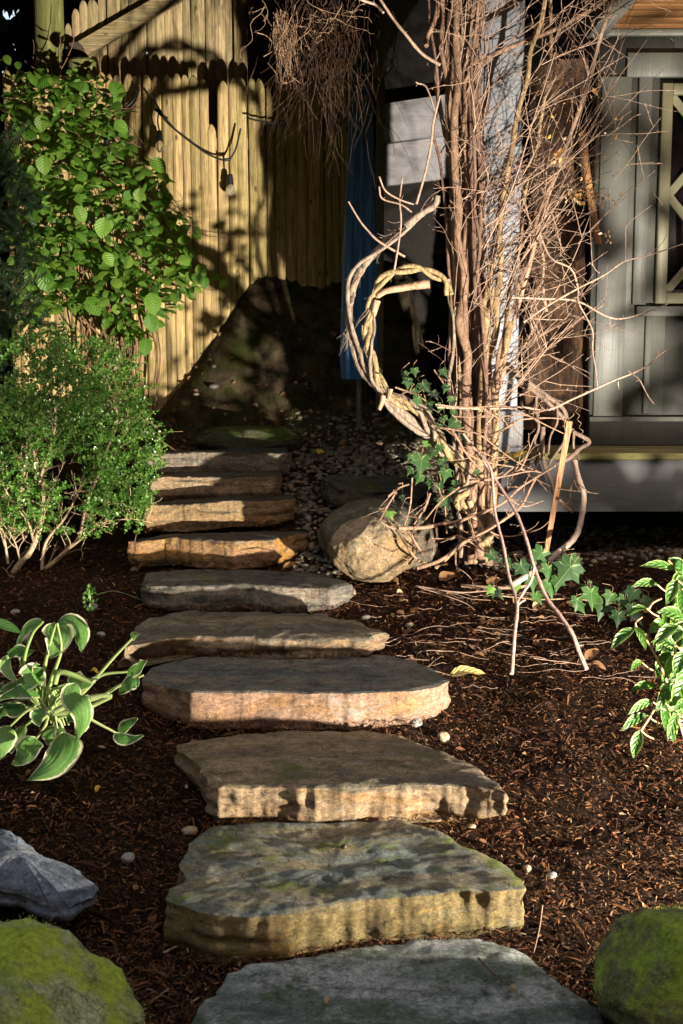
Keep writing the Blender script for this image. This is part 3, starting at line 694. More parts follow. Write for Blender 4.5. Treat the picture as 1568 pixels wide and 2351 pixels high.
a = Acc(); tube(a, [(q[0], 8.42, zt-.02), (q[0], 8.42, zt-.005), (q[0], 8.42, zt)], .096, .07, 24, 2); a.build('cap', M_POSTW, sp)
# dark board wall to the right
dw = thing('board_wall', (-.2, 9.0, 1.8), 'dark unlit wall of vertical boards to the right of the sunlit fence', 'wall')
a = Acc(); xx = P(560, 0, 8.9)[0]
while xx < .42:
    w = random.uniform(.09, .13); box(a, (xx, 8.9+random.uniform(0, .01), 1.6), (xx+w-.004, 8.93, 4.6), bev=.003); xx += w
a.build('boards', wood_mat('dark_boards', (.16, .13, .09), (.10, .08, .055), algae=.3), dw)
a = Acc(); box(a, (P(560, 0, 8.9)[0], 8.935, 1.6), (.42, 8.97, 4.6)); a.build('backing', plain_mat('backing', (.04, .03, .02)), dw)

# ------------------------------------------------------------------ house and porch
M_SID = paint_mat('grey_paint', (.105, .11, .10), .5, .6, dirt=.6)
M_TRIM = paint_mat('white_paint', (.22, .23, .26), .5, .9)
M_CREAM = paint_mat('cream_paint', (.17, .165, .10), .5, .5, dirt=.6)
M_DECK = wood_mat('deck_wood', (.28, .24, .12), (.17, .14, .07), (.20, .22, .05), axis=0, algae=.6, isl=.2)
M_ORANGE = wood_mat('ceiling_wood', (.26, .13, .05), (.17, .075, .025), axis=0, algae=0, isl=.4, sc=.6)
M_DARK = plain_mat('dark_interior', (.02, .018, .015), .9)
YW = 6.9; XW = P(1362, 600, YW)[0]
ho = thing('house', (XW+1, YW, 1.18), 'grey green painted house wall with panelled trim and a lattice window at the right', 'house')
def slab(px0, py0, px1, py1, Yf, d, mat, name, parent, bev=.003):
    q0, q1 = P(px0, py1, Yf), P(px1, py0, Yf)
    a = Acc(); box(a, (q0[0], Yf, q0[2]), (q1[0], Yf+d, q1[2]), bev=bev); return a.build(name, mat, parent, smooth=False)
zD = 1.18
a = Acc(); zt = P(1400, 60, YW)[2]
wx0, wx1, wz0, wz1 = P(1530, 660, YW)[0], P(1530, 660, YW)[0]+.75, P(1530, 665, YW)[2], P(1530, 200, YW)[2]
box(a, (XW, YW, zD), (wx0, YW+.12, zt)); box(a, (wx1, YW, zD), (3.4, YW+.12, zt)); box(a, (wx0, YW, zD), (wx1, YW+.12, wz0)); box(a, (wx0, YW, wz1), (wx1, YW+.12, zt))
a.build('wall', M_SID, ho, smooth=False)
slab(1352, 957, 2300, 1023, YW-.035, .033, M_SID, 'base_board', ho)
slab(1362, 175, 1452, 957, YW-.018, .016, M_SID, 'panel_board', ho)
slab(1452, 155, 1500, 700, YW-.028, .026, M_SID, 'stile', ho)
slab(1476, 725, 1498, 950, YW-.026, .024, M_SID, 'batten', ho)
slab(1462, 703, 2300, 726, YW-.045, .043, M_SID, 'sill_rail', ho)
slab(1440, 120, 2300, 176, YW-.04, .038, M_SID, 'header_board', ho)
win = thing('window', (0, 0, 0), None, None); win.parent = ho; win['_b'] = ho['_b']; del win['_b']
bpy.data.objects.remove(win)
q0, q1 = P(1505, 697, YW-.05), P(1505, 190, YW-.05)
fx0, fz0, fz1 = q0[0], q0[2], q1[2]; fx1 = fx0+.78; fw = .06
a = Acc()
box(a, (fx0, YW-.05, fz0), (fx0+fw, YW-.012, fz1), bev=.004); box(a, (fx1-fw, YW-.05, fz0), (fx1, YW-.012, fz1), bev=.004)
box(a, (fx0+fw, YW-.048, fz0), (fx1-fw, YW-.012, fz0+fw), bev=.004); box(a, (fx0+fw, YW-.048, fz1-fw), (fx1-fw, YW-.012, fz1), bev=.004)
wf = a.build('window', M_CREAM, ho, smooth=False)
a = Acc(); box(a, (fx0+fw, YW+.02, fz0+fw), (fx1-fw, YW+.026, fz1-fw))
M_BACK = paint_mat('back_paint', (.22, .215, .235), .6, .6, axis=0, dirt=.6)
M_FAS = paint_mat('fascia_paint', (.15, .155, .165), .45, .4, axis=0, dirt=.5)
m, n, b, o = mat_new('window_glass'); b.inputs['Base Color'].default_value = (.008, .005, .007, 1); b.inputs['Roughness'].default_value = .12
a.build('pane', m, wf, smooth=False)
a = Acc(); gx0, gx1, gz0, gz1 = fx0+fw, fx1-fw, fz0+fw, fz1-fw; ww = .3; hh = (gz1-gz0)/3
for sgn, zs_ in ((1, (gz0+.0, gz0+.53, gz0+1.06, gz0-.53)), (-1, (gz0+.53, gz0+1.06, gz0+1.59, gz0+.0))):
    for z0_ in zs_:
        pts = [(gx0+t, z0_+sgn*t*1.18) for t in np.linspace(0, gx1-gx0, 600) if gz0 <= z0_+sgn*t*1.18 <= gz1]
        if len(pts) > 30:
            A_, B_ = np.array(pts[0]), np.array(pts[-1]); d = unit(B_-A_); nn = np.array([-d[1], d[0]])*.022
            yo = -.02 if sgn > 0 else -.010
            prism(a, [(v[0], YW+yo, v[1]) for v in (A_-nn, B_-nn, B_+nn, A_+nn)], (0, .02, 0))
a.build('lattice', M_CREAM, wf, smooth=False)
# porch
po = thing('porch', (1.2, 6.6, .6), 'raised porch deck with grey post, pale fascia and plank ceiling', 'porch')
xL = P(1075, 1100, 6.42)[0]
a = Acc()
for k in range(4): box(a, (xL, 6.40+k*.135, zD-.038), (3.6, 6.40+k*.135+.13, zD), bev=.005)
a.build('deck_boards', M_DECK, po, smooth=False)
a = Acc(); box(a, (xL+.02, 6.43, P(0, 1175, 6.43)[2]), (3.6, 6.465, zD-.041), bev=.003); a.build('fascia', M_FAS, po, smooth=False)
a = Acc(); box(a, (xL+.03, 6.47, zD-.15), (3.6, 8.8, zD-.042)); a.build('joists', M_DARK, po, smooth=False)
a = Acc(); pc = P(1143, 900, 6.5)[0]; box(a, (pc-.145, 6.43, zD), (pc+.095, 6.60, 4.3), bev=.006); 
a_ = Acc(); box(a_, (pc-.205, 6.47, zD), (pc-.147, 6.60, 4.3), bev=.004); a_.build('post_shade_board', M_SID, po, smooth=False)  # added dark board standing for the post's shaded side, also blocks lamp light
pst = a.build('post', M_TRIM, po, smooth=False)
a = Acc(); box(a, (pc-.105, 6.418, zD+.24), (pc+.055, 6.4285, 4.2), bev=.003); a.build('post_face', M_TRIM, pst, smooth=False)
a = Acc(); box(a, (pc-.185, 6.405, zD+.002), (pc+.125, 6.625, zD+.22), bev=.008); a.build('post_base', M_TRIM, pst, smooth=False)
zc = P(1450, 70, YW)[2]
a = Acc()
for k in range(7): box(a, (1.42, 6.0+k*.13, zc), (3.6, 6.0+k*.13+.127, zc+.02), bev=.003)
a.build('ceiling', M_ORANGE, po, smooth=False)
a = Acc(); box(a, (1.32, 5.95, zc-.05), (1.42, 6.86, zc+.12), bev=.004); box(a, (1.42, 6.85, zc-.035), (3.5, 6.888, zc-.003), bev=.003); a.build('ceiling_trim', M_SID, po, smooth=False)
# back gable boards and braces
a = Acc()
prism(a, [P(1190, 60, 7.5), P(1365, 18, 7.5), P(1470, 110, 7.5), P(1470, 180, 7.5), P(1370, 215, 7.5), P(1190, 215, 7.5)], (0, .06, 0)); a.build('gable_board', M_SID, po, smooth=False)
a = Acc(); prism(a, [P(1325, -30, 7.2), P(1350, -30, 7.2), P(1440, 95, 7.2), P(1415, 105, 7.2)], (0, .05, 0)); prism(a, [P(1190, 120, 7.4), P(1290, 55, 7.4), P(1300, 70, 7.4), P(1190, 140, 7.4)], (0, .05, 0)); a.build('brace', M_TRIM, po, smooth=False)
# curved brace far left
a = Acc(); arc = [(985, -30), (940, 30), (905, 90), (880, 150), (868, 215)]; arc2 = [(862, 215), (858, 140), (862, 60), (880, -30)]
A_ = smoothline(PP(arc, 7.9), 6); B_ = smoothline(PP(arc2, 7.9), 6)[::-1]
k = min(len(A_), len(B_)); B_ = B_[np.linspace(0, len(B_)-1, len(A_)).astype(int)]
for q in range(len(A_)-1): prism(a, [A_[q], A_[q+1], B_[q+1], B_[q]], (0, .06, 0))
a.build('curved_brace', paint_mat('olive_paint', (.16, .15, .06), .7, .4), po, smooth=False)
a = Acc(); box(a, (P(866, 0, 7.9)[0], 7.9, 1.2), (P(884, 0, 7.9)[0], 7.98, P(0, 180, 7.9)[2]), bev=.004); a.build('rear_post', paint_mat('olive_paint', (.12, .115, .06), .7, .4), po, smooth=False)
a = Acc(); prism(a, [P(884, 238, 8.4), P(1100, 205, 8.4), P(1100, 300, 8.4), P(868, 330, 8.4)], (0, .05, 0)); a.build('beam', M_BACK, po, smooth=False)
a = Acc(); prism(a, [P(862, 335, 8.45), P(1100, 303, 8.45), P(1100, 400, 8.45), P(862, 430, 8.45)], (0, .05, 0)); a.build('rear_panel', M_BACK, po, smooth=False)
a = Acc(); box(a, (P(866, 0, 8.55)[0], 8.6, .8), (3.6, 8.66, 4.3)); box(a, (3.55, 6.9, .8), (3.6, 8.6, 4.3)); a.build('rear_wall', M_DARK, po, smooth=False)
a = Acc(); box(a, (-2.2, 6.6, 4.35), (3.8, 10.4, 4.45)); box(a, (.3, 5.7, 4.2), (3.8, 6.75, 4.3)); a.build('shade_roof', M_DARK, po, smooth=False)  # out of view, carried past the porch over the fence to darken the back

# tree trunk on the porch
def trunkmat():
    m, n, b, o = mat_new('rough_bark')
    p = pos(n, (1, 1, .35)); f = noise_n(n, p, 24, 10, .7, .8)
    c = ramp(n, f, [(.34, (.008, .004, .003)), (.48, (.045, .022, .011)), (.58, (.12, .06, .028)), (.7, (.24, .13, .06))])
    n.links.new(c, b.inputs['Base Color']); b.inputs['Roughness'].default_value = .85
    bump(n, b, f, .03, 1); return m
tt = thing('tree_trunk', (P(1275, 900, 7.1)[0], 7.1, 1.1), 'thick rough barked dead tree trunk standing in the porch opening behind the canes', 'tree trunk')
a = Acc(); pts = smoothline(PP([(1262, 980), (1268, 800), (1272, 600), (1280, 400), (1290, 150)], 7.12), 10); m_ = len(pts); kk = 40; an = np.linspace(0, 2*math.pi, kk, endpoint=False); rows = []
for i_, q in enumerate(pts):
    t = i_/(m_-1); R_ = .185-.01*t+.015*math.sin(t*6)
    rows.append(q+np.stack([np.cos(an)*R_, np.sin(an)*R_*.8, an*0+(.03*np.cos(an) if i_ == m_-1 else 0)], -1))
V = np.array(rows); nz = fbm(V*np.array([1, 1, .4]), 14, 4, 77); V = V+((V-pts[:, None])*(nz*.28)[..., None])
V = V.reshape(-1, 3); i, j = np.meshgrid(np.arange(m_-1), np.arange(kk), indexing='ij')
a.add(V, np.stack([i*kk+j, i*kk+(j+1) % kk, (i+1)*kk+(j+1) % kk, (i+1)*kk+j], -1).reshape(-1, 4)); a.add(np.vstack([V[-kk:], V[-kk:].mean(0)]), [[j, (j+1) % kk, kk] for j in range(kk)])
a.build('bark', trunkmat(), tt)
a = Acc(); tube(a, PP([(1205, 985), (1225, 800), (1235, 640)], 7.0), .05, .03, 14, 8, .3, 4); tube(a, PP([(1330, 985), (1345, 860), (1350, 760)], 7.05), .055, .03, 14, 8, .3, 5); a.build('root_flare', trunkmat(), tt)
M_STICK = wood_mat('orange_stick', (.50, .27, .13), (.38, .2, .09), algae=0, isl=0)
a = Acc(); tube(a, PP([(1338, 300), (1348, 400), (1360, 480), (1372, 560)], 6.85), .02, .022, 12, 4, .05); o = a.build('pole', M_STICK, loc=P(1372, 560, 6.85)); tag(o, 'short orange brown pole leaning beside the tree trunk', 'pole')

# closed umbrella
um = thing('patio_umbrella', (P(822, 900, 7.5)[0], 7.5, 1.3), 'closed blue patio umbrella hanging in folds in the dark behind the curled vine', 'umbrella')
m, n, b, o = mat_new('blue_cloth'); b.inputs['Base Color'].default_value = (.015, .10, .22, 1); b.inputs['Roughness'].default_value = .4; b.inputs['Sheen Weight'].default_value = .2
q = noise_n(n, pos(n, (8, 8, .7)), 4, 4); c = ramp(n, q, [(.3, (.008, .06, .18)), (.7, (.03, .20, .46))]); n.links.new(c, b.inputs['Base Color']); bump(n, b, q, .02, .6)
a = Acc(); kk = 72; rows = []; an = np.linspace(0, 2*math.pi, kk, endpoint=False)
for py, hw_ in ((82, 8), (92, 14), (108, 13), (125, 15), (200, 19), (300, 23), (420, 27), (540, 30), (660, 33), (780, 35), (830, 35), (870, 32)):
    c_ = P(828-(12 if py < 110 else 0)-(py-200)*.006, py, 7.5); r_ = hw_*7.5/FPX
    fold = 1+.22*np.sin(an*8+py*.002)*min(1, py/200)+.07*np.sin(an*19)
    rows.append(c_+np.stack([np.cos(an)*r_*fold, np.sin(an)*r_*fold, an*0+(.02*np.sin(an*8) if py > 890 else 0)], -1))
V = np.array(rows); mrow = len(rows); i, j = np.meshgrid(np.arange(mrow-1), np.arange(kk), indexing='ij')
a.add(V.reshape(-1, 3), np.stack([i*kk+j, (i+1)*kk+j, (i+1)*kk+(j+1) % kk, i*kk+(j+1) % kk], -1).reshape(-1, 4)); a.build('canopy', m, um)
a = Acc(); tube(a, PP([(815, 60), (824, 500), (824, 985)], 7.5), .016, .016, 12, 4); a.build('pole', plain_mat('umbrella_pole', (.1, .09, .08), .4), um)
a = Acc(); tube(a, PP([(798, 108), (820, 112), (838, 108)], 7.42), .006, .006, 8, 4); a.build('tie', M_TRIM, um)

# string lights
def f2(L, Y): return [P(x/2, y/2, Y) for x, y in L]
sl = thing('string_lights', tuple(P(500, 350, 8.22)), 'black cable of string lights sagging along the front of the picket fence', 'string lights')
M_BLK = plain_mat('black_rubber', (.012, .012, .013), .5)
a = Acc()
for L in ([(690, 430), (740, 515), (800, 590), (880, 655), (960, 710), (1040, 735), (1080, 690), (1105, 590)], [(640, 400), (605, 470), (545, 510), (470, 530)], [(640, 410), (610, 485), (560, 522)], [(1140, 543), (1190, 555), (1260, 565), (1310, 540), (1345, 450), (1360, 380)]):
    tube(a, f2(L, 8.2), .0065, .0065, 8, 6)
tube(a, f2([(728, 520), (724, 560), (732, 600)], 8.2), .005, .005, 8); tube(a, f2([(1052, 735), (1052, 760), (1055, 800)], 8.2), .005, .005, 8); tube(a, f2([(480, 560), (488, 600), (490, 625)], 8.1), .005, .005, 8)
tube(a, f2([(715, 500), (745, 530), (770, 545)], 8.19), .010, .009, 8); tube(a, f2([(1030, 735), (1062, 730)], 8.19), .011, .009, 8)
a.build('cable', M_BLK, sl)
m, n, b, o = mat_new('bulb_glass'); b.inputs['Base Color'].default_value = (.9, .85, .75, 1); b.inputs['Roughness'].default_value = .05; b.inputs['Transmission Weight'].default_value = .85
for cx, cy, Yb in ((732, 600, 8.2), (1056, 800, 8.2), (490, 622, 8.1)):
    a = Acc(); q = P(cx/2, cy/2, Yb)
    tube(a, [q, q-[0, 0, .008], q-[0, 0, .03], q-[0, 0, .066]], .014, .024, 14, 4); so = a.build('socket', M_BLK, sl)
    a = Acc(); cc = q-np.array([0, 0, .095]); zz = np.linspace(.032, -.045, 10); pr = np.array([.013, .018, .023, .027, .029, .029, .027, .022, .013, .001])
    an = np.linspace(0, 2*math.pi, 18, endpoint=False)
    V = np.array([cc+np.stack([np.cos(an)*r_, np.sin(an)*r_, an*0+z_], -1) for z_, r_ in zip(zz, pr)]).reshape(-1, 3)
    i, j = np.meshgrid(np.arange(9), np.arange(18), indexing='ij'); a.add(V, np.stack([i*18+j, (i+1)*18+j, (i+1)*18+(j+1) % 18, i*18+(j+1) % 18], -1).reshape(-1, 4)); a.build('bulb', m, so)

# ------------------------------------------------------------------ twisted vine
M_VY = bark_mat('yellow_vine_bark', (.42, .32, .16), (.17, .12, .055), 70, .004)
M_VG = bark_mat('grey_vine_bark', (.36, .28, .22), (.14, .10, .07), 60, .004)
M_VR = bark_mat('red_cane_bark', (.27, .165, .105), (.10, .055, .038), 70, .003, lent=(.42, .30, .2))
M_VT = bark_mat('tan_cane_bark', (.34, .23, .12), (.14, .085, .045), 70, .003, lent=(.55, .45, .3))
M_TW = bark_mat('twig_bark', (.46, .33, .25), (.27, .17, .12), 90, .001, isl=.6)
M_TD = bark_mat('dark_twig_bark', (.24, .15, .11), (.1, .06, .045), 90, .001, isl=.7)
def c4(L, Y): return [P(784+x/2, 588+y/2, Y if len(r_) == 0 else r_[0]) for x, y, *r_ in L]
def c8(L, Y): return [P(914.7+x/3.4286, 849.3+y/3.4286, Y if len(r_) == 0 else r_[0]) for x, y, *r_ in L]
YV = 6.08
vi = thing('twisted_vine', tuple(P(1100, 1290, 6.05)), 'thick twisted vine curling into a big question mark loop left of the canes', 'vine')
main = [(495, 180), (482, 125), (430, 90), (355, 65), (270, 70), (195, 110), (155, 180), (128, 270), (118, 380), (135, 450), (165, 530), (205, 610), (260, 670), (370, 720), (425, 790), (470, 870), (540, 950), (590, 1020), (580, 1080), (540, 1130), (590, 1200), (640, 1290), (665, 1400)]
mp = smoothline(c4(main, YV), 14)
mp = mp+.010*np.stack([fbm(mp, 6, 3, 51), fbm(mp, 6, 3, 52), fbm(mp, 6, 3, 53)], -1)*2
T = unit(np.gradient(mp, axis=0)); Nn = unit(np.cross(T, [0, 1, 0])); Bb = np.cross(T, Nn)
L_ = np.append(0, np.cumsum(np.linalg.norm(np.diff(mp, axis=0), axis=1)))
def strand(ph, amp, r, pitch=.46, t0=0, t1=1, mat=M_VY, seed=0):
    i0, i1 = int(len(mp)*t0), int(len(mp)*t1)
    an = L_/pitch*2*math.pi+ph
    q = mp+amp*(np.cos(an)[:, None]*Nn+np.sin(an)[:, None]*Bb)
    a = Acc(); taper = np.minimum(1, .45+.55*np.linspace(0, 6, len(mp)))
    tube(a, q[i0:i1], r*.75, r*1.15, 14, 1, .22, seed, sm=False, nodes=.12); return a.build('strand', mat, vi)
strand(0, .0125, .0150, .27, seed=1); strand(math.pi, .014, .0135, .27, seed=2, t0=.0); strand(1.7, .03, .012, .4, .42, .9, M_VG, 3); strand(4.2, .034, .009, .5, .3, .78, M_VG, 8)
a = Acc()
gs = [(1000, 455), (965, 487), (912, 528), (872, 568), (836, 610), (814, 652), (803, 700), (801, 752), (812, 800), (832, 850), (872, 893), (905, 932), (952, 972), (1000, 1012), (1030, 1040)]
tube(a, PP(gs, YV+.05), .013, .026, 14, 12, .35, 4); tube(a, [q+np.array([.03*math.sin(k), -.02, .02*math.cos(k*1.3)]) for k, q in enumerate(PP(gs, YV+.03))], .008, .014, 10, 10, .35, 6)
tube(a, PP([(1005, 450), (1000, 470), (965, 492), (930, 520)], YV), .015, .018, 12, 10, .4, 9)
a.build('grey_stem', M_VG, vi)
M_PB = bark_mat('peeling_bark', (.52, .33, .22), (.3, .17, .1), 60, .004)
a = Acc(); tube(a, PP([(866, 680), (888, 668), (930, 660), (960, 655), (986, 652)], YV-.02), .013, .022, 12, 8, .3, 5); a.build('side_stub', M_PB, vi); a = Acc(); tube(a, PP([(866, 690), (858, 720), (846, 740)], YV-.02), .018, .01, 10, 8, .3, 5)
a.build('side_stub', M_PB, vi); a = Acc(); tube(a, c4([(225, 610), (215, 660), (195, 650)], YV-.02), .014, .004, 8, 6, .3, 7); a.build('side_stub', M_PB, vi); a = Acc(); tube(a, c4([(190, 640), (185, 670), (172, 705)], YV-.03), .015, .010, 8, 6, .4, 8)
a.build('side_stub', M_PB, vi); a = Acc(); tube(a, PP([(1094, 1210), (1088, 1180), (1078, 1150)], YV-.03), .022, .014, 10, 8, .2, 5)
a.build('side_stub', M_PB, vi)
# peeling bark shreds
a = Acc()
for k in range(110):
    i0 = random.randint(20, len(gs)*12-60) if k % 2 else random.randint(60, len(mp)-20)
    src = smoothline(PP(gs, YV+.05), 12) if k % 2 else mp
    i0 = min(i0, len(src)-4); q = src[i0]; t = unit(src[i0+2]-src[i0]); d = unit(t+rng.normal(0, .35, 3)); l = random.uniform(.03, .10)
    st0 = q+rng.normal(0, .012, 3)+np.array([0, -.02, 0])
    tube(a, [st0, st0+d*l*.5, st0+d*l+rng.normal(0, .014, 3)], random.uniform(.0015, .004), .0005, 4, 3)
a.build('bark_shreds', M_VG, vi)

# ------------------------------------------------------------------ cane bundle (shrub climbing the post)
sh = thing('bare_shrub', tuple(P(1095, 1300, 6.2)), 'tall leafless shrub of reddish canes climbing the white porch post', 'shrub')
canes = [
    ([(1098, 1290), (1082, 1100), (1073, 900), (1070, 740), (1060, 620), (1050, 480), (1048, 330), (1046, 180), (1052, -30)], .030, .022, M_VR),
    ([(1108, 1290), (1100, 1130), (1082, 900), (1060, 700), (1048, 560), (1040, 420), (1035, 250), (1020, 100), (1005, -30)], .020, .016, M_VR),
    ([(1090, 1290), (1060, 1060), (1055, 900), (1045, 700), (1040, 560), (1028, 380), (1010, 250), (1003, 120), (1015, -30)], .018, .014, M_VT),
    ([(1112, 1280), (1100, 1060), (1108, 900), (1118, 760), (1116, 700), (1125, 600)], .030, .018, M_VT),
    ([(1080, 1295), (1075, 1000), (1068, 850), (1066, 600), (1068, 420), (1060, 250), (1072, 90), (1085, -30)], .020, .014, M_VR),
    ([(1122, 1285), (1130, 1060), (1140, 880), (1160, 800), (1170, 740)], .026, .020, M_VT),
    ([(1105, 1200), (1110, 930), (1135, 760), (1146, 640), (1148, 560), (1160, 440), (1178, 330), (1210, 180), (1235, 60), (1245, -30)], .022, .013, M_VT),
    ([(1120, 1010), (1135, 880), (1165, 740), (1190, 560), (1215, 410), (1240, 280), (1262, 150), (1270, -30)], .014, .011, M_VT),
    ([(1130, 1000), (1150, 860), (1190, 700), (1260, 440), (1300, 330), (1335, 220), (1370, 100), (1410, -20)], .014, .012, M_TW),
    ([(1045, 560), (1040, 440), (1062, 320), (1055, 150), (1040, -30)], .012, .010, M_VR),
    ([(1095, 1280), (1118, 940), (1105, 700), (1095, 560), (1090, 400), (1080, 250), (1090, 60), (1100, -30)], .013, .008, M_TD),
    ([(1032, 830), (1028, 600), (1015, 380), (1000, 300), (1002, 150), (985, -30)], .010, .008, M_TD),
    ([(1250, 715), (1248, 600), (1245, 520), (1250, 430)], .010, .007, M_TW),
    ([(1130, 640), (1128, 720), (1115, 790), (1112, 1000)], .017, .02, M_VT),
    ([(1040, 230), (1085, 165), (1160, 115), (1275, 65), (1375, 5), (1440, -40)], .016, .013, M_VR),
    ([(1140, 900), (1160, 760), (1180, 700), (1215, 600), (1245, 480), (1275, 400), (1300, 330)], .012, .009, M_VR),
    ([(975, 110), (990, 60), (1012, -20)], .014, .014, M_VR),
    ([(1085, 1290), (1088, 1100), (1092, 980), (1098, 820), (1090, 650), (1085, 500), (1082, 350), (1075, 200)], .012, .009, M_VG),
    ([(1060, 1280), (1052, 1150), (1045, 1000), (1038, 880), (1035, 740), (1030, 640)], .014, .010, M_VG),
]
for k in range(17):  # denser rear canes added to block lamp light from the fence
    x_ = 1034+k*4.6; canes.append(([(1062+k*4, 1295), (x_+14+random.gauss(0, 2), 1000), (x_+6+random.gauss(0, 2), 700), (x_+random.gauss(0, 3), 400), (x_-5+random.gauss(0, 8), 150), (x_+random.gauss(0, 10), -40)], .016, .013, M_TD))
cl = []
for k, (L, r0, r1, mt) in enumerate(canes):
    a = Acc(); Y0 = 6.16+.035*((k*7) % 5-2)+((.10+.035*(k % 3)) if k > 18 else 0)
    pts = PP(L, Y0); pts = [q+np.array([rng.normal(0, .009), rng.normal(0, .02), 0]) for q in smoothline(pts, 2)]
    cl.append((tube(a, pts, r0*.8, r1*.8, 12, 8, .16, k, nodes=.15), r1)); a.build('cane', mt, sh)
def jag(q, d, L, n=6, wob=.12, grav=0):
    pts = [np.array(q, float)]; d = unit(d)
    for k in range(n):
        d = unit(d+rng.normal(0, wob, 3)+np.array([0, 0, grav])); pts.append(pts[-1]+d*L/n)
    return pts
def twig(acc, q, d, L, r, lev, wob=.13, nb=5, grav=0, buds=True):
    pts = jag(q, d, L, 7, wob, grav); tube(acc, pts, r, max(r*.35, .0009), 5 if r > .003 else 4, 2, cap=False)
    if lev > 0:
        for k in range(nb):
            i0 = random.randint(1, 6); dd = unit(pts[i0]-pts[i0-1]); s = unit(np.cross(dd, rng.normal(0, 1, 3))+dd*random.uniform(.5, 1.4))
            twig(acc, pts[i0], s, L*random.uniform(.3, .6), r*.55, lev-1, wob, nb-1, grav)
    elif buds and r < .003:
        for k in (2, 4, 6):
            dd = unit(pts[k]-pts[k-1]); s = unit(dd+rng.normal(0, .6, 3)); tube(acc, [pts[k], pts[k]+s*.006, pts[k]+s*.011], r*1.3, r*.5, 4, 1, sm=False, cap=False)
a = Acc()
for (pts, r) in [c for c in cl if c[0][-1][2] > 2.0]:
    for k in range(3):
        i0 = random.randint(len(pts)//3, len(pts)-1); q = pts[i0]
        d = unit(np.array([random.uniform(-.15, 1.0), random.uniform(-.45, .35), random.uniform(.4, 1.3)]))
        twig(a, q, d, random.uniform(.25, .75), random.uniform(.0022, .0045), 1 if random.random() < .6 else 2, .10, 4)
for k in range(22):
    x0 = random.uniform(1080, 1190); y0 = random.uniform(500, 980)
    q = P(x0, y0, 6.1+random.uniform(-.15, .1)); ang = random.uniform(.25, 1.25)
    d = np.array([math.cos(ang), random.uniform(-.4, .2), math.sin(ang)])
    twig(a, q, d, random.uniform(.4, .95), random.uniform(.0022, .005), 1, .07, 5)
for k in range(20):
    q = P(random.uniform(1180, 1420), random.uniform(0, 560), 6.1+random.uniform(-.25, .15)); ang = random.uniform(.5, 1.2)
    twig(a, q, (math.cos(ang), random.uniform(-.2, .2), math.sin(ang)), random.uniform(.3, .8), .0024, 1, .06, 5)
a.build('twigs', M_TW, sh)
# long hand placed twigs
a = Acc()
for L, r0, r1 in (
    ([(1005, 935), (1110, 938), (1200, 935), (1254, 942), (1320, 915), (1371, 892), (1412, 873), (1453, 858), (1490, 835), (1514, 817), (1539, 799)], .006, .0035),
    ([(1453, 858), (1466, 872), (1479, 897), (1490, 915), (1502, 927)], .003, .0015), ([(1508, 820), (1510, 812), (1511, 805)], .003, .002), ([(1418, 875), (1420, 885), (1420, 893)], .003, .002),
    ([(1174, 683), (1240, 686), (1324, 691), (1389, 726), (1434, 731), (1494, 713), (1534, 698)], .006, .002), ([(1494, 713), (1515, 712), (1530, 705)], .002, .001), ([(1365, 713), (1385, 700), (1392, 690), (1395, 708)], .002, .0012), ([(1400, 730), (1402, 750), (1415, 740)], .002, .001),
    ([(1240, 540), (1264, 593), (1309, 618), (1328, 660), (1326, 693), (1345, 730), (1359, 763), (1362, 803), (1368, 850), (1371, 888)], .005, .002),
    ([(1200, 740), (1260, 700), (1324, 663), (1384, 633), (1434, 600), (1484, 588), (1568, 560)], .0055, .002), ([(1434, 600), (1440, 545), (1438, 520), (1470, 490), (1500, 470)], .003, .0012), ([(1484, 588), (1520, 560), (1535, 530)], .002, .001), ([(1383, 633), (1362, 610), (1358, 560), (1356, 500)], .002, .001),
    ([(1225, 760), (1220, 730), (1232, 700), (1245, 680)], .003, .0015), ([(1225, 732), (1260, 734), (1292, 734)], .003, .0015), ([(1240, 680), (1222, 700), (1218, 740), (1222, 770)], .0035, .0015),
    ([(800, 462), (825, 505), (845, 530), (870, 555), (930, 590)], .004, .006), ([(870, 408), (885, 440), (920, 460), (950, 470)], .004, .004), ([(870, 430), (878, 455), (920, 470), (945, 488)], .004, .004), ([(925, 400), (918, 460), (920, 520), (905, 620)], .0035, .005),
    ([(955, 470), (975, 400), (990, 330), (995, 280), (1010, 220)], .006, .005), ([(1000, 260), (980, 200), (960, 190), (955, 188)], .004, .003),
    ([(860, -20), (900, 40), (930, 80), (968, 122), (1010, 150)], .006, .008), ([(790, -20), (830, 0), (862, 8), (880, 30)], .006, .006)):
    pts = PP(L, 5.95); pts = [q+np.array([0, rng.normal(0, .015), 0]) for q in pts]; tube(a, pts, r0, r1, 7, 5, .15, 3, nodes=.25)
    for k in range(1, len(pts)-1):
        if random.random() < .5: tube(a, [pts[k], pts[k]+rng.normal(0, .012, 3)+[0, 0, .008]], .0022, .0009, 4, 2, sm=False)
a.build('long_twig', bark_mat('pale_twig', (.48, .35, .27), (.26, .17, .12), 90, .001), sh)
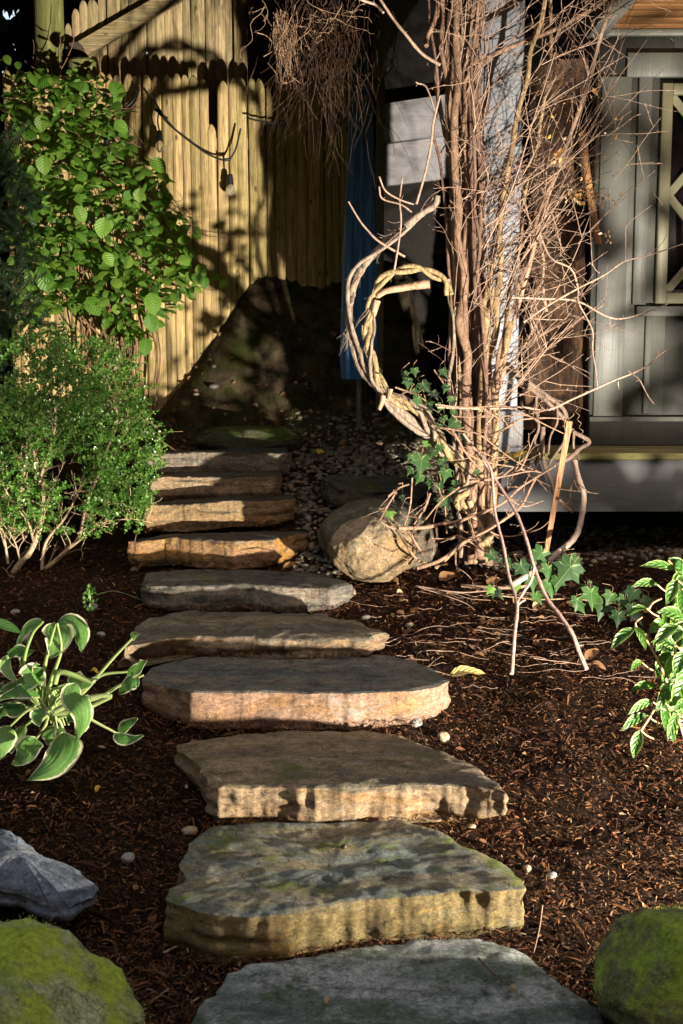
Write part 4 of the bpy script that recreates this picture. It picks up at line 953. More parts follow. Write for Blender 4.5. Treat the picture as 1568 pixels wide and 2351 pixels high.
# lower tangle
a = Acc(); b_ = Acc()
tang = [([(-20, 140), (100, 180), (180, 195)], .008, .005), ([(0, 1240), (200, 1240), (350, 1225), (460, 1200), (560, 1160), (800, 1050), (960, 930), (1100, 830), (1210, 740)], .016, .010),
        ([(150, 1560), (330, 1490), (500, 1390), (640, 1290), (800, 1200), (950, 1080), (1040, 930), (1100, 820)], .015, .010), ([(300, 1560), (380, 1480), (520, 1360), (700, 1260), (860, 1150), (990, 1030)], .014, .010),
        ([(280, 265), (420, 285), (600, 290), (740, 285), (870, 292), (1000, 350), (1150, 430), (1310, 505)], .006, .005), ([(430, 365), (600, 370), (840, 362), (1000, 355), (1190, 310)], .006, .005),
        ([(740, 520), (840, 450), (940, 400), (1060, 385), (1200, 380), (1325, 390)], .008, .007), ([(330, 455), (500, 480), (620, 500), (760, 600), (850, 670), (960, 740), (1120, 810)], .008, .006),
        ([(440, 500), (520, 640), (600, 740), (690, 850), (560, 880)], .009, .008), ([(470, 610), (620, 700), (760, 740), (960, 780), (1060, 850), (1200, 920)], .007, .005),
        ([(590, 885), (700, 860), (860, 830), (1020, 795), (1130, 805)], .009, .006), ([(900, 810), (960, 770), (1010, 660), (1065, 500)], .007, .005),
        ([(640, 300), (740, 350), (840, 420), (930, 500), (955, 550)], .006, .004), ([(730, 350), (850, 410), (990, 465)], .006, .004),
        ([(980, 780), (1090, 860), (1160, 945)], .006, .005), ([(560, 870), (760, 860), (900, 790), (1000, 700)], .006, .005),
        ([(0, 1280), (100, 1430), (170, 1510), (230, 1540)], .011, .009), ([(80, 1270), (140, 1370), (195, 1460)], .012, .010), ([(110, 850), (95, 1080), (40, 1240)], .007, .007), ([(250, 970), (210, 1080), (120, 1210)], .009, .008),
        ([(480, 920), (330, 1040), (210, 1170)], .008, .006), ([(-80, 1000), (0, 935), (85, 900)], .010, .008), ([(-140, 1180), (-90, 1060), (-20, 960)], .007, .009), ([(-140, 1190), (-60, 1240), (0, 1245)], .006, .010),
        ([(720, 1270), (800, 1305), (900, 1310), (1010, 1290), (1110, 1240), (1180, 1190)], .006, .004), ([(500, 1060), (560, 1180), (600, 1310)], .006, .005), ([(1270, 940), (1400, 955), (1568, 970)], .004, .002),
        ([(1265, 1020), (1320, 1070), (1380, 1130)], .012, .010), ([(640, 640), (760, 690), (860, 690)], .006, .005), ([(700, 900), (760, 960), (850, 1000), (980, 1070), (1140, 1030)], .007, .005),
        ([(450, 1290), (560, 1350), (680, 1430), (830, 1540)], .006, .005), ([(260, 1320), (400, 1330), (460, 1310)], .004, .005), ([(455, 1440), (450, 1520), (460, 1570)], .007, .005)]
for L, r0, r1 in tang:
    pts = [q+np.array([0, rng.normal(0, .03), 0]) for q in c8(L, 5.85)]; pp_ = tube(a, pts, r0*.62, r1*.45, 8, 6, .22, int(r0*1e4), nodes=.4)
    for k in range(3):
        i0 = random.randint(1, len(pp_)-2); twig(a, pp_[i0], rng.normal(0, 1, 3)+[0, -.3, .3], random.uniform(.05, .16), .0022, 0, .2)
a.build('tangled_stems', bark_mat('tangle_bark', (.38, .25, .17), (.19, .11, .07), 80, .002, isl=.3), sh)
# grey back tangle right of the post
for L, r0, r1 in [([(905, -20), (960, 90), (1060, 160), (1180, 260), (1280, 360), (1330, 420)], .018, .012), ([(915, 30), (1040, 110), (1190, 220), (1300, 310), (1330, 400), (1370, 480), (1500, 560), (1440, 620), (1330, 700), (1250, 740)], .014, .014),
                  ([(1140, 450), (1130, 600), (1150, 740), (1200, 860), (1230, 980)], .016, .013), ([(1100, 120), (1090, 300), (1100, 450), (1075, 560), (1110, 680), (1080, 800)], .010, .008), ([(1240, 230), (1240, 400), (1200, 520), (1180, 660)], .008, .006),
                  ([(1350, 400), (1300, 560), (1240, 660), (1180, 760)], .010, .008), ([(1380, 480), (1390, 620), (1420, 700)], .008, .008)]:
    tube(b_, [q+np.array([0, rng.normal(0, .02), 0]) for q in c8(L, 6.3)], r0*.8, r1*.8, 9, 6, .2, 5, nodes=.2)
b_.build('rear_stems', bark_mat('rear_bark', (.24, .17, .13), (.12, .08, .06), 70, .003), sh)
# tendrils
a = Acc()
for (x0, y0, s_, Yt) in ((640, 510, 60, 5.8), (760, 550, 40, 5.8), (1400, 300, 60, 5.9), (800, 780, 40, 5.8)):
    c0 = c8([(x0, y0)], Yt)[0]; pts = [c0+np.array([.007*math.cos(t*2)+t*.003, .007*math.sin(t*2), (t*.004 if x0 != 1400 else -t*.012)]) for t in np.linspace(0, 14, 60)]
    tube(a, pts, .0015, .0012, 4, 1, sm=False, cap=False); a.build('tendril', M_VT, sh); a = Acc()
tube(a, c8([(1320, 400), (1375, 360), (1380, 340)], 5.9), .002, .0015, 4); a.build('tendril', M_VT, sh)
# debris: birch-like scraps and dry flower heads
a = Acc(); lt = leaf_t(4, 3, .3, .2, .2)
T_ = np.array([P(*(sample_poly([(1250, 240), (1420, 200), (1420, 460), (1330, 500), (1250, 420)], 1)[0]), 6.0+random.uniform(-.2, .1)) for _ in range(60)]+[P(random.gauss(1345, 28), random.gauss(452, 9), 6.0+random.uniform(-.08, .08)) for _ in range(130)]+[P(random.gauss(1395, 7), random.gauss(545, 7), 6.0) for _ in range(14)]+[P(random.gauss(1370, 12), random.gauss(215, 9), 6.0) for _ in range(5)])
n_ = len(T_); scatter(a, lt, frames(rng.normal(0, 1, (n_, 3)), rng.normal(0, 1, (n_, 3)), rng.uniform(.008, .026, n_)), T_)
for k, (x, y, s_) in enumerate(((1268, 357, .035), (1282, 355, .035), (1290, 362, .03), (1278, 372, .03), (1370, 218, .04))):
    scatter(a, lt, frames(np.array([[math.cos(k), -.3, math.sin(k*2)]]), np.array([[0, -1, .2]]), np.array([s_])), np.array([P(x, y, 5.9)]))
a.build('dead_leaves', island_mat('dead_leaf', [(0, (.35, .16, .04)), (.5, (.55, .33, .10)), (1, (.65, .55, .42))], .7, .3, 80), sh)

# forked stick, arched branch, stake
a = Acc()
def c6(L, Y=None): return [P(784+x/2, 1176+y/2, r_[0] if r_ else Y) for x, y, *r_ in L]
tube(a, c6([(782, 742, 4.95), (795, 560, 5.1), (806, 420, 5.25), (770, 300, 5.4), (742, 150, 5.55), (705, 0, 5.7), (690, -180, 5.8), (655, -250, 5.85)]), .008, .006, 8, 6, .15, 2, nodes=.25)
tube(a, c6([(806, 420, 5.25), (840, 360, 5.3), (868, 320, 5.32), (885, 255, 5.35)]), .0065, .006, 8, 6, .15, 2); tube(a, c6([(806, 430, 5.25), (825, 412, 5.25), (845, 402, 5.25)]), .006, .004, 8, 4)
o = a.build('forked_stick', bark_mat('fork_bark', (.55, .38, .32), (.28, .17, .14), 90, .002), loc=c6([(782, 742, 4.95)])[0]); tag(o, 'forked pale stick standing upright in the mulch below the canes', 'stick')
a = Acc(); tube(a, c6([(1125, 722, 4.95), (1090, 640, 5.0), (1060, 560, 5.05), (1000, 470, 5.15), (940, 390, 5.25), (885, 255, 5.38), (850, 130, 5.5), (800, 0, 5.65), (720, -130, 5.8), (640, -250, 5.9), (560, -360, 5.95)]), .010, .006, 8, 6, .15, 3, nodes=.25)
o = a.build('leaning_stick', bark_mat('lean_bark', (.55, .38, .32), (.28, .17, .14), 90, .002), loc=c6([(1125, 722, 4.95)])[0]); tag(o, 'long thin stick slanting down to the right across the forked stick', 'stick')
a = Acc(); tube(a, c6([(780, 335, 5.5), (900, 260, 5.6), (1000, 180, 5.7), (1050, 140, 5.75), (1085, 90, 5.8), (1105, 10, 5.85), (1112, -80, 5.85), (1090, -150, 5.9), (1070, -230, 6.0)]), .014, .013, 12, 8, .15, 3, nodes=.2)
o = a.build('arched_branch', bark_mat('arch_bark', (.48, .36, .30), (.28, .2, .15), 70, .002), loc=c6([(780, 335, 5.5)])[0]); tag(o, 'smooth bowed branch curving up from the ivy to the deck edge', 'branch')
a = Acc(); q0, q1 = P(1308, 968, 5.85), P(1254, 1268, 5.9); d = unit(q1-q0); w_ = unit(np.cross(d, [0, 1, 0]))*.014
prism(a, [q0-w_, q1-w_*.85, q1+w_*.85, q0+w_], (0, .012, 0)); o = a.build('wooden_stake', wood_mat('stake_wood', (.44, .24, .13), (.34, .18, .09), algae=0, isl=0), loc=q1, smooth=False); tag(o, 'flat pale orange wooden stake leaning in front of the deck edge', 'stake')

# ------------------------------------------------------------------ hanging dead vines top centre
dv = thing('dead_vine', tuple(P(760, -60, 6.9)), 'mass of dry brown vine strands hanging from above at the top centre', 'vine')
a = Acc(); b_ = Acc()
for k in range(300):
    x0 = random.gauss(760, 60); top = random.uniform(-60, 200); q = P(x0, top, 6.9+random.uniform(-.25, .35))
    ln_ = random.uniform(.15, .6)
    pts = jag(q, (random.gauss(0, .5), random.gauss(0, .3), -1), ln_, 8, .17, -.12); tube(a, pts, random.uniform(.0015, .004), .0008, 4, 2, cap=False)
for k in range(90):
    x0 = random.gauss(648, 14); q = P(x0, random.uniform(20, 60), 6.75+random.uniform(-.05, .05)); pts = jag(q, (.12+random.gauss(0, .1), 0, -1), random.uniform(.1, .36), 7, .08, -.05); tube(b_, pts, random.uniform(.0015, .003), .0008, 4, 2, cap=False)
for k in range(14):
    q = P(random.uniform(590, 800), random.uniform(-20, 60), 6.7); twig(b_, q, (random.uniform(-.7, .5), -.2, random.uniform(-.8, .2)), random.uniform(.12, .35), .0022, 1, .3, 3)
for L in ([(680, 180), (660, 190), (645, 185)], [(590, 75), (615, 85), (640, 120), (655, 160), (690, 192)], [(615, 145), (635, 170), (640, 190), (660, 192)], [(605, 130), (640, 110)]): tube(b_, PP(L, 6.75), .003, .0015, 5, 5)
a.build('strands', bark_mat('strand_brown', (.075, .04, .022), (.03, .018, .01), 80, .001, isl=.7), dv)
b_.build('pale_strands', bark_mat('strand_pale', (.42, .28, .18), (.3, .2, .12), 80, .001, isl=.6), dv)

# ------------------------------------------------------------------ climbing hydrangea
hy = thing('climbing_hydrangea', tuple(P(250, 900, 8.15)), 'climbing shrub with round light green leaves spreading over the left of the picket fence', 'climbing plant')
poly = [(15, 240), (40, 160), (140, 150), (200, 165), (285, 195), (290, 300), (310, 370), (372, 395), (400, 450), (445, 515), (440, 560), (460, 640), (430, 690), (350, 730), (350, 800), (300, 790), (240, 730), (160, 700), (40, 740), (15, 500)]
n_ = 1500; q = sample_poly(poly, n_)
Tp = np.array([P(x, y, 8.05-random.random()**1.4*.28) for x, y in q])
EXF = .9
extra = [(520, 655, 26), (490, 640, 20), (468, 650, 30), (455, 625, 34), (335, 800, 40), (340, 745, 46), (345, 700, 52), (98, 380, 44), (96, 285, 40), (345, 390, 46), (320, 450, 34), (200, 710, 50), (85, 640, 50), (240, 525, 48), (175, 495, 42), (262, 300, 36), (258, 205, 34), (10, 140, 24), (40, 152, 20), (95, 650, 52), (238, 600, 36), (60, 640, 40), (445, 645, 30)]
dirs = np.stack([rng.normal(.3, .75, n_), rng.normal(-.5, .4, n_), rng.normal(-.25, .35, n_)], -1); nr = np.stack([rng.normal(.2, .4, n_), rng.normal(-.5, .35, n_), rng.normal(.9, .35, n_)], -1)
sz = rng.uniform(.05, .098, n_)*np.where(rng.random(n_) < .3, .7, 1)
a = Acc(); t1 = leaf_t(9, 7, .40, .10, .25, .46, .75, .012); t2 = leaf_t(9, 7, .44, -.10, .35, .46, .75, .012)
hf = n_//2
scatter(a, t1, frames(dirs[:hf], nr[:hf], sz[:hf]), Tp[:hf]); scatter(a, t2, frames(dirs[hf:], nr[hf:], sz[hf:]), Tp[hf:])
E = np.array([P(x, y-s_*.55, 7.75) for x, y, s_ in extra]); es = np.array([s_*.98*7.75/FPX for *_, s_ in extra]); ne = len(extra)
scatter(a, t1, frames(np.stack([rng.normal(.35, .4, ne), rng.normal(-.2, .1, ne), -np.ones(ne)*.8], -1), np.stack([rng.normal(.1, .2, ne), -np.ones(ne), rng.normal(.35, .2, ne)], -1), es), E)
M_HYD = leaf_mat('hydrangea_leaf', (.07, .20, .02), (.24, .42, .06), .4, .38, veins=.09, nv=7)
a.build('leaves', M_HYD, hy)
a = Acc()
for k in range(150):
    x, y = sample_poly(poly, 1)[0]; q0 = P(x, y, 8.18); pts = jag(q0, (rng.normal(0, .6), rng.normal(-.2, .2), rng.normal(.2, .7)), random.uniform(.15, .5), 7, .22); tube(a, pts, random.uniform(.002, .0045), .0015, 5, 3, cap=False)
for k in range(26):
    x0 = random.gauss(265, 50); pts = PP([(x0+random.gauss(8, 18), random.uniform(840, 930)), (x0+random.gauss(10, 15), 800), (x0, 720), (x0-random.gauss(10, 20), 640), (x0-random.gauss(0, 40), random.uniform(450, 600))], 8.12); pts = [p_+rng.normal(0, .018, 3)*[1, 1.5, 1] for p_ in pts]
    tube(a, pts, random.uniform(.004, .011), .003, 7, 6, .25, k)
for x, y, s_ in extra: tube(a, PP([(x, y-s_*.5, 7.76), (x-20, y-s_*.6-8, 7.9), (x-60, y-s_*.3, 8.1)]), .002, .003, 5, 4)
a.build('stems', bark_mat('hyd_stem', (.26, .15, .09), (.13, .07, .04), 80, .002, isl=.5), hy)

# ------------------------------------------------------------------ boxwood
bx_ = thing('boxwood', tuple(P(60, 1345, 6.1)), 'bushy boxwood shrub with tiny glossy leaves at the left of the steps', 'shrub')
pbx = [(-40, 790), (20, 765), (100, 745), (160, 770), (235, 790), (290, 815), (310, 860), (345, 930), (350, 985), (375, 1020), (385, 1060), (350, 1085), (345, 1130), (350, 1190), (290, 1205), (260, 1250), (215, 1225), (150, 1240), (60, 1250), (-40, 1220)]
tb = leaf_t(4, 3, .33, .12, .15, .5, .8)
a = Acc(); s2 = Acc(); Ts = []; Ds = []; Ns = []; Zs = []
sprigs = [(x, y, None) for x, y in sample_poly(pbx, 1150) if fbm(np.array([x, y, 0.]), .012, 3, 8) > -.16-.3*(y < 1000)-.2*(x > 200)]
for (x, y, _) in sprigs:
    dpt = 6.75-random.random()**1.1*.75; q = P(x, y, dpt)
    d = unit(np.array([rng.normal(.45, .6), rng.normal(-.45, .4), rng.normal(.35, .6)])); Ls = random.uniform(.08, .2)*(1.5 if random.random() < .15 else 1)
    q = q-d*Ls*.5
    nl = int(Ls/.014); side = unit(np.cross(d, rng.normal(0, 1, 3)))
    if random.random() < .3: tube(s2, [q-d*.05, q, q+d*Ls], .0016, .0009, 4, 1, sm=False, cap=False)
    for k in range(nl):
        t = k/nl; sd = side if k % 2 else unit(np.cross(d, side))
        for sg in (1, -1):
            Ts.append(q+d*Ls*t); Ds.append(d*.8+sd*sg*.9+rng.normal(0, .15, 3)); Ns.append(d*.6+np.array([0, -.5, .6])+rng.normal(0, .3, 3)); Zs.append(random.uniform(.014, .030)*(1-.35*t))
    Ts.append(q+d*Ls); Ds.append(d); Ns.append(side); Zs.append(.013)
scatter(a, tb, frames(np.array(Ds), np.array(Ns), np.array(Zs)), np.array(Ts))
M_BOX = leaf_mat('boxwood_leaf', (.06, .19, .03), (.22, .42, .07), .35, .28, spec=.6)
a.build('leaves', M_BOX, bx_); s2.build('sprigs', M_VT, bx_)
a = Acc(); M_BT = bark_mat('box_bark', (.55, .42, .27), (.32, .22, .13), 80, .002)
for L, r0, r1 in (([(15, 1372), (60, 1350), (92, 1318), (120, 1290), (150, 1262), (178, 1225), (200, 1150), (240, 1050)], .016, .006), ([(12, 1350), (40, 1306), (75, 1250), (100, 1190), (90, 1100), (60, 1000)], .020, .008), ([(92, 1318), (110, 1250), (150, 1190), (190, 1120)], .010, .004),
                  ([(75, 1250), (60, 1200), (20, 1150), (0, 1100)], .008, .004), ([(120, 1290), (170, 1250), (230, 1200), (300, 1190), (350, 1200)], .006, .002), ([(20, 1290), (0, 1200), (-20, 1150)], .008, .005), ([(45, 1300), (30, 1240), (5, 1190)], .005, .003), ([(178, 1225), (215, 1205), (250, 1215)], .004, .002),
                  ([(240, 1050), (260, 960), (250, 880)], .006, .003), ([(90, 1100), (130, 980), (120, 880)], .008, .003), ([(60, 1000), (60, 1060), (48, 1140)], .008, .008)):
    pts = [p_+rng.normal(0, .01, 3) for p_ in PP(L, 6.3)]; pp_ = tube(a, pts, r0, r1, 9, 6, .25, 3)
    for k in range(5): i0 = random.randint(2, len(pp_)-2); twig(a, pp_[i0], (random.gauss(.2, .6), -.2, 1), random.uniform(.1, .3), .003, 1, .2, 3)
a.build('branches', M_BT, bx_)

# ------------------------------------------------------------------ yew at the left edge
ye = thing('yew', tuple(P(-60, 900, 7.0)), 'dark needled yew branches at the far left edge over the fence', 'shrub')
pye = [(-60, 330), (-20, 300), (20, 330), (50, 420), (62, 520), (48, 640), (40, 700), (110, 760), (60, 800), (-60, 830)]
a = Acc(); s2 = Acc(); tn = (np.array([[-.05, 0, 0], [.05, 0, 0], [.06, .6, .05], [0, 1, .0], [-.06, .6, .05]])*np.array([1.1, 1, 1]), np.array([[0, 1, 2, 4]]), np.zeros((5, 2)))
tn = (tn[0][[0, 1, 2, 4, 3]], np.array([[0, 1, 2, 3]]), np.zeros((5, 2)))
Ts = []; Ds = []; Ns = []
for (x, y) in sample_poly(pye, 330):
    q = P(x, y, 6.9-random.random()*.3); d = unit(np.array([rng.normal(.5, .5), rng.normal(-.3, .3), rng.normal(-.1, .6)])); Ls = random.uniform(.08, .2); sd = unit(np.cross(d, [rng.normal(0, .3), -1, .4]))
    tube(s2, [q, q+d*Ls], .0016, .001, 4, 1, sm=False, cap=False)
    for k in range(int(Ls/.0045)):
        for sg in (1, -1): Ts.append(q+d*k*.0045); Ds.append(sd*sg+d*.6+rng.normal(0, .12, 3)); Ns.append(np.cross(sd, d)+rng.normal(0, .3, 3))
scatter(a, tn, frames(np.array(Ds), np.array(Ns), rng.uniform(.018, .03, len(Ts))), np.array(Ts)); a.build('needles', leaf_mat('yew_needle', (.02, .07, .03), (.05, .13, .04), .2, .4), ye, smooth=False)
for L in ([(-40, 800), (20, 700), (40, 560), (60, 400)], [(40, 620), (30, 420), (10, 300)], [(20, 700), (60, 590)]): tube(s2, PP(L, 6.9), .008, .003, 7, 6, .2)
s2.build('twigs', M_TD, ye)

# ------------------------------------------------------------------ leaf blades given as lines
def blade(acc, line, w, nrm=(0, -1, .5), nu=14, nv=15, cup=.18, pk=.4, wav=.0, sharp=.8, hole=0, seed=0):
    C_ = smoothline(line, 6); L = np.append(0, np.cumsum(np.linalg.norm(np.diff(C_, axis=0), axis=1))); t = np.linspace(0, L[-1], nu)
    C_ = np.stack([np.interp(t, L, C_[:, k]) for k in range(3)], -1); T = unit(np.gradient(C_, axis=0)); nr = np.asarray(nrm, float)
    X_ = unit(np.cross(T, nr)); Z_ = np.cross(X_, T); v = np.linspace(0, 1, nu)
    pr = np.sin(math.pi*v**(math.log(.5)/math.log(pk)))**sharp; pr[0] = .06; pr[-1] = .01
    V = []; U = []
    for i_ in range(nu):
        for j_ in range(nv):
            s_ = j_/(nv-1)*2-1
            V.append(C_[i_]+X_[i_]*s_*w/2*pr[i_]+Z_[i_]*(cup*w*(s_*s_)*pr[i_]+wav*w*abs(s_)*math.sin(v[i_]*11+seed+s_*2)+.02*w*math.cos(s_*19)))
            U.append((s_*.5+.5, v[i_]))
    F = [[i_*nv+j_, i_*nv+j_+1, (i_+1)*nv+j_+1, (i_+1)*nv+j_] for i_ in range(nu-1) for j_ in range(nv-1)]
    if hole: F = [f for f in F if not (random.random() < hole and f[0] % nv in (0, 1, nv-2, nv-3))]
    acc.add(np.array(V), F, U)
hs = thing('hosta', tuple(P(95, 1640, 4.35)), 'sprawling hosta with cream edged chewed leaves at the left', 'hosta')
def c7(L, Y): return [P(x/3.4286, 1306.7+y/3.4286, r_[0] if r_ else Y) for x, y, *r_ in L]
M_HOS = leaf_mat('hosta_leaf', (.08, .21, .04), (.18, .34, .08), .35, .42, margin=(.62, .62, .38), mw=.385, brown=.5)
M_PET = leaf_mat('hosta_stalk', (.26, .40, .10), (.45, .52, .22), .3, .4)
a = Acc(); st = Acc()
HL = [([(440, 430, 4.4), (455, 530, 4.33), (435, 620, 4.3), (395, 705, 4.28)], 200, (.3, -1, .3), [(340, 1000), (350, 780), (400, 560), (440, 430)]),
      ([(450, 420, 4.4), (570, 415, 4.4), (640, 500, 4.38), (640, 655, 4.36)], 150, (.3, -.7, .8), [(380, 1050), (400, 880), (480, 640), (450, 425)]),
      ([(340, 412, 4.5), (240, 440, 4.5), (170, 520, 4.48), (138, 615, 4.46)], 110, (-.5, -.6, .6), [(300, 1000), (190, 760), (250, 520), (340, 412)]),
      ([(335, 830, 4.3), (250, 850, 4.25), (190, 900, 4.22), (135, 880, 4.25)], 170, (.1, -1, .5), [(330, 1060), (340, 940), (335, 830)]),
      ([(600, 895, 4.2), (570, 990, 4.15), (635, 1080, 4.1), (655, 1200, 4.1), (595, 1350, 4.1)], 165, (.3, -.9, .4), [(420, 1120), (540, 1020), (640, 960), (600, 895)]),
      ([(505, 1290, 4.15), (510, 1400, 4.05), (420, 1540, 3.98), (210, 1665, 3.95)], 215, (.1, -.7, .7), [(400, 1150), (470, 1200), (505, 1290)]),
      ([(285, 1335, 4.15), (230, 1400, 4.1), (190, 1470, 4.05), (95, 1540, 4.05)], 170, (.1, -.8, .6), [(380, 1140), (360, 1220), (285, 1335)]),
      ([(80, 1235, 4.2), (40, 1330, 4.15), (0, 1500, 4.1)], 150, (.4, -.8, .5), [(330, 1040), (200, 1120), (80, 1235)]),
      ([(1000, 805, 4.35), (1060, 790, 4.32), (1115, 745, 4.3), (1160, 722, 4.3)], 130, (-.2, -.7, .8), [(420, 1080), (640, 960), (800, 835), (1000, 808)]),
      ([(1035, 550, 4.35), (1060, 520, 4.33), (1100, 508, 4.32)], 55, (-.2, -1, .4), [(420, 1120), (640, 980), (760, 850), (900, 690), (1040, 545)]),
      ([(1090, 850, 4.3), (1010, 900, 4.28), (930, 985, 4.28)], 120, (.2, -.5, .9), [(440, 1130), (650, 1050), (800, 1000), (950, 910), (1130, 835)]),
      ([(905, 1290, 4.12), (960, 1330, 4.1), (1040, 1335, 4.1), (1130, 1308, 4.1)], 90, (0, -.6, .9), [(430, 1080), (560, 1100), (680, 1165), (800, 1230), (915, 1290)]),
      ([(930, 1290, 4.15), (1000, 1230, 4.14), (1085, 1172, 4.14)], 85, (-.2, -.8, .6), None),
      ([(60, 650, 4.4), (140, 640, 4.35), (200, 660, 4.32), (275, 640, 4.32)], 110, (0, -.8, .7), [(300, 1050), (200, 850), (150, 700)]),
      ([(320, 985, 4.25), (200, 950, 4.2), (90, 980, 4.18), (-20, 1030, 4.15)], 130, (0, -.6, .9), None),
      ([(320, 1100, 4.15), (300, 1170, 4.12), (305, 1240, 4.1)], 105, (0, -1, .4), [(380, 1180), (340, 1130), (320, 1100)]),
      ([(370, 1250, 4.15), (385, 1310, 4.1), (380, 1385, 4.1)], 110, (0, -1, .3), None),
      ([(530, 1150, 4.15), (585, 1160, 4.12), (620, 1215, 4.1)], 105, (0, -.8, .6), [(400, 1200), (450, 1180), (530, 1150)]),
      ([(550, 850, 4.35), (620, 870, 4.33), (700, 880, 4.33)], 110, (.1, -.6, .8), None), ([(60, 680, 4.3), (45, 780, 4.27), (130, 890, 4.25)], 80, (.6, -.7, .3), [(320, 1080), (160, 900), (90, 850), (60, 690)]),
      ([(200, 1090, 4.2), (110, 1100, 4.2), (20, 1060, 4.2)], 130, (0, -.5, .9), [(350, 1110), (200, 1090)]), ([(180, 920, 4.3), (120, 930, 4.3), (40, 1000, 4.25), (-30, 1050, 4.2)], 120, (-.2, -.7, .8), None)]
for x_, y_, dx_, dy_, w_ in ((150, 1080, -150, 60, 95), (260, 1010, -90, -110, 90), (480, 1090, 130, 70, 85), (420, 1230, 60, 120, 95), (200, 1230, -90, 130, 100), (60, 930, -120, 20, 90), (620, 930, 120, -60, 70), (330, 900, -40, -130, 80)):
    HL.append(([(x_, y_, 4.3), (x_+dx_*.5, y_+dy_*.4, 4.28), (x_+dx_, y_+dy_, 4.25), (x_+dx_*1.25, y_+dy_*1.5+30, 4.22)], w_, (random.uniform(-.3, .3), -.7, .7), [(380, 1120), ((380+x_)/2, (1100+y_)/2), (x_, y_)]))
for k, (L, w, nr_, pet) in enumerate(HL):
    blade(a, c7(L, 4.3), w*1.3/3.4286*4.2/FPX, nr_, wav=.05, seed=k, hole=.07 if k not in (3,) else 0, cup=-.10 if k % 3 else .10, pk=.36)
    if pet: tube(st, c7([(x, y) for x, y in pet], 4.3), .009, .004, 8, 6, .08, k)
for k in range(26):
    an = random.uniform(0, 6.28); q = [(370+random.gauss(0, 30), 1120+random.gauss(0, 50)), (370+math.cos(an)*120+random.gauss(0, 20), 1050-abs(math.sin(an))*120), (370+math.cos(an)*random.uniform(180, 400), 1040-math.sin(an)*random.uniform(60, 240))]
    tube(st, c7(q, 4.35+random.uniform(-.12, .1)), .007, .003, 7, 5, .08, k)
tube(st, c7([(430, 900), (480, 810), (700, 880), (740, 870)], 4.25), .010, .010, 8, 6)
tube(st, c7([(430, 1120), (600, 1040), (780, 1000), (880, 1000)], 4.2), .011, .008, 8, 6); tube(st, c7([(430, 1140), (640, 1110), (800, 1040), (870, 1010)], 4.2), .010, .006, 8, 6)
a.build('leaves', M_HOS, hs); st.build('stalks', M_PET, hs)
a = Acc(); blade(a, PP([(-20, 1425), (20, 1440), (50, 1455)], 4.8), .05, (0, -.6, .9), cup=.1); tube(a, PP([(-30, 1420), (-60, 1470)], 4.8), .003, .003, 5)
o = a.build('green_leaf_plant', leaf_mat('plain_leaf', (.04, .12, .02), (.05, .14, .03), .3, .4, veins=.2), loc=P(-30, 1470, 4.8)); tag(o, 'single plain green leaf poking in at the left edge above the hosta', 'plant')

# ------------------------------------------------------------------ right hand shrub
rs = thing('variegated_shrub', tuple(P(1600, 1760, 3.9)), 'bright shrub with pointed pale edged leaves at the right edge', 'shrub')
M_RS = leaf_mat('variegated_leaf', (.04, .13, .015), (.11, .26, .035), .4, .3, margin=(.34, .42, .14), mw=.41, veins=.12, nv=5)
a = Acc(); st = Acc()
RL = [((1530, 262), (1358, 242), 42), ((1575, 300), (1488, 203), 75), ((1450, 332), (1318, 336), 42), ((1545, 312), (1478, 418), 62), ((1345, 535), (1225, 622), 52), ((1345, 525), (1388, 625), 45), ((1572, 490), (1433, 452), 62),
      ((1545, 520), (1418, 602), 62), ((1535, 612), (1408, 588), 50), ((1510, 645), (1433, 750), 76), ((1572, 640), (1515, 745), 70), ((1515, 735), (1455, 790), 60), ((1442, 800), (1313, 812), 45), ((1427, 868), (1303, 918), 46), ((1402, 930), (1273, 992), 50),
      ((1372, 1000), (1328, 1118), 62), ((1530, 775), (1430, 905), 70), ((1478, 870), (1475, 992), 60), ((1575, 770), (1515, 895), 90), ((1580, 400), (1498, 520), 70), ((1490, 430), (1468, 510), 34), ((1400, 440), (1300, 470), 36), ((1580, 560), (1490, 640), 60),
      ((1585, 880), (1515, 900), 50), ((1560, 350), (1540, 450), 50), ((1600, 690), (1530, 800), 80), ((1590, 250), (1568, 330), 60), ((1520, 690), (1560, 760), 50), ((1380, 690), (1315, 720), 34), ((1480, 955), (1500, 1010), 34)]
for k in range(46): x = 1500+abs(random.gauss(60, 60)); y = random.uniform(230, 950); an = random.uniform(1.8, 5.2); RL.append(((x, y), (x+math.cos(an)*110, y-math.sin(an)*90+40), random.uniform(45, 75)))
for k, (p0, p1, w) in enumerate(RL):
    Yk = 3.85+random.uniform(-.12, .15)+(.12 if k > 29 else 0); q0, q1 = c6([p0, p1], Yk); q1 = q1+np.array([0, -.03, 0]); md = (q0+q1)/2+np.array([0, 0, .012])
    blade(a, [q0, md, q1], w/2*Yk/FPX*.95, (random.uniform(-.1, .6), -.9, random.uniform(.1, .8)), nu=10, nv=7, cup=.16, pk=.42, sharp=1., wav=.02, seed=k)
    q2 = c6([(p0[0]+60, p0[1]+40)], Yk+.05)[0]; tube(st, [q0, (q0+q2)/2+[0, 0, -.004], q2], .0022, .003, 5, 3)
for L in ([(1375, 1000), (1415, 940), (1440, 900), (1480, 870), (1530, 800), (1600, 720)], [(1620, 1200), (1560, 800), (1530, 600), (1545, 300), (1500, 220)], [(1620, 1200), (1500, 800), (1420, 620), (1350, 520), (1380, 480)], [(1600, 500), (1500, 540), (1440, 600)], [(1405, 450), (1430, 415), (1470, 395)]): tube(st, c6(L, 3.95), .005, .003, 7, 6)
a.build('leaves', M_RS, rs); st.build('stems', bark_mat('rs_stem', (.50, .30, .16), (.34, .2, .1), 80, .001), rs)

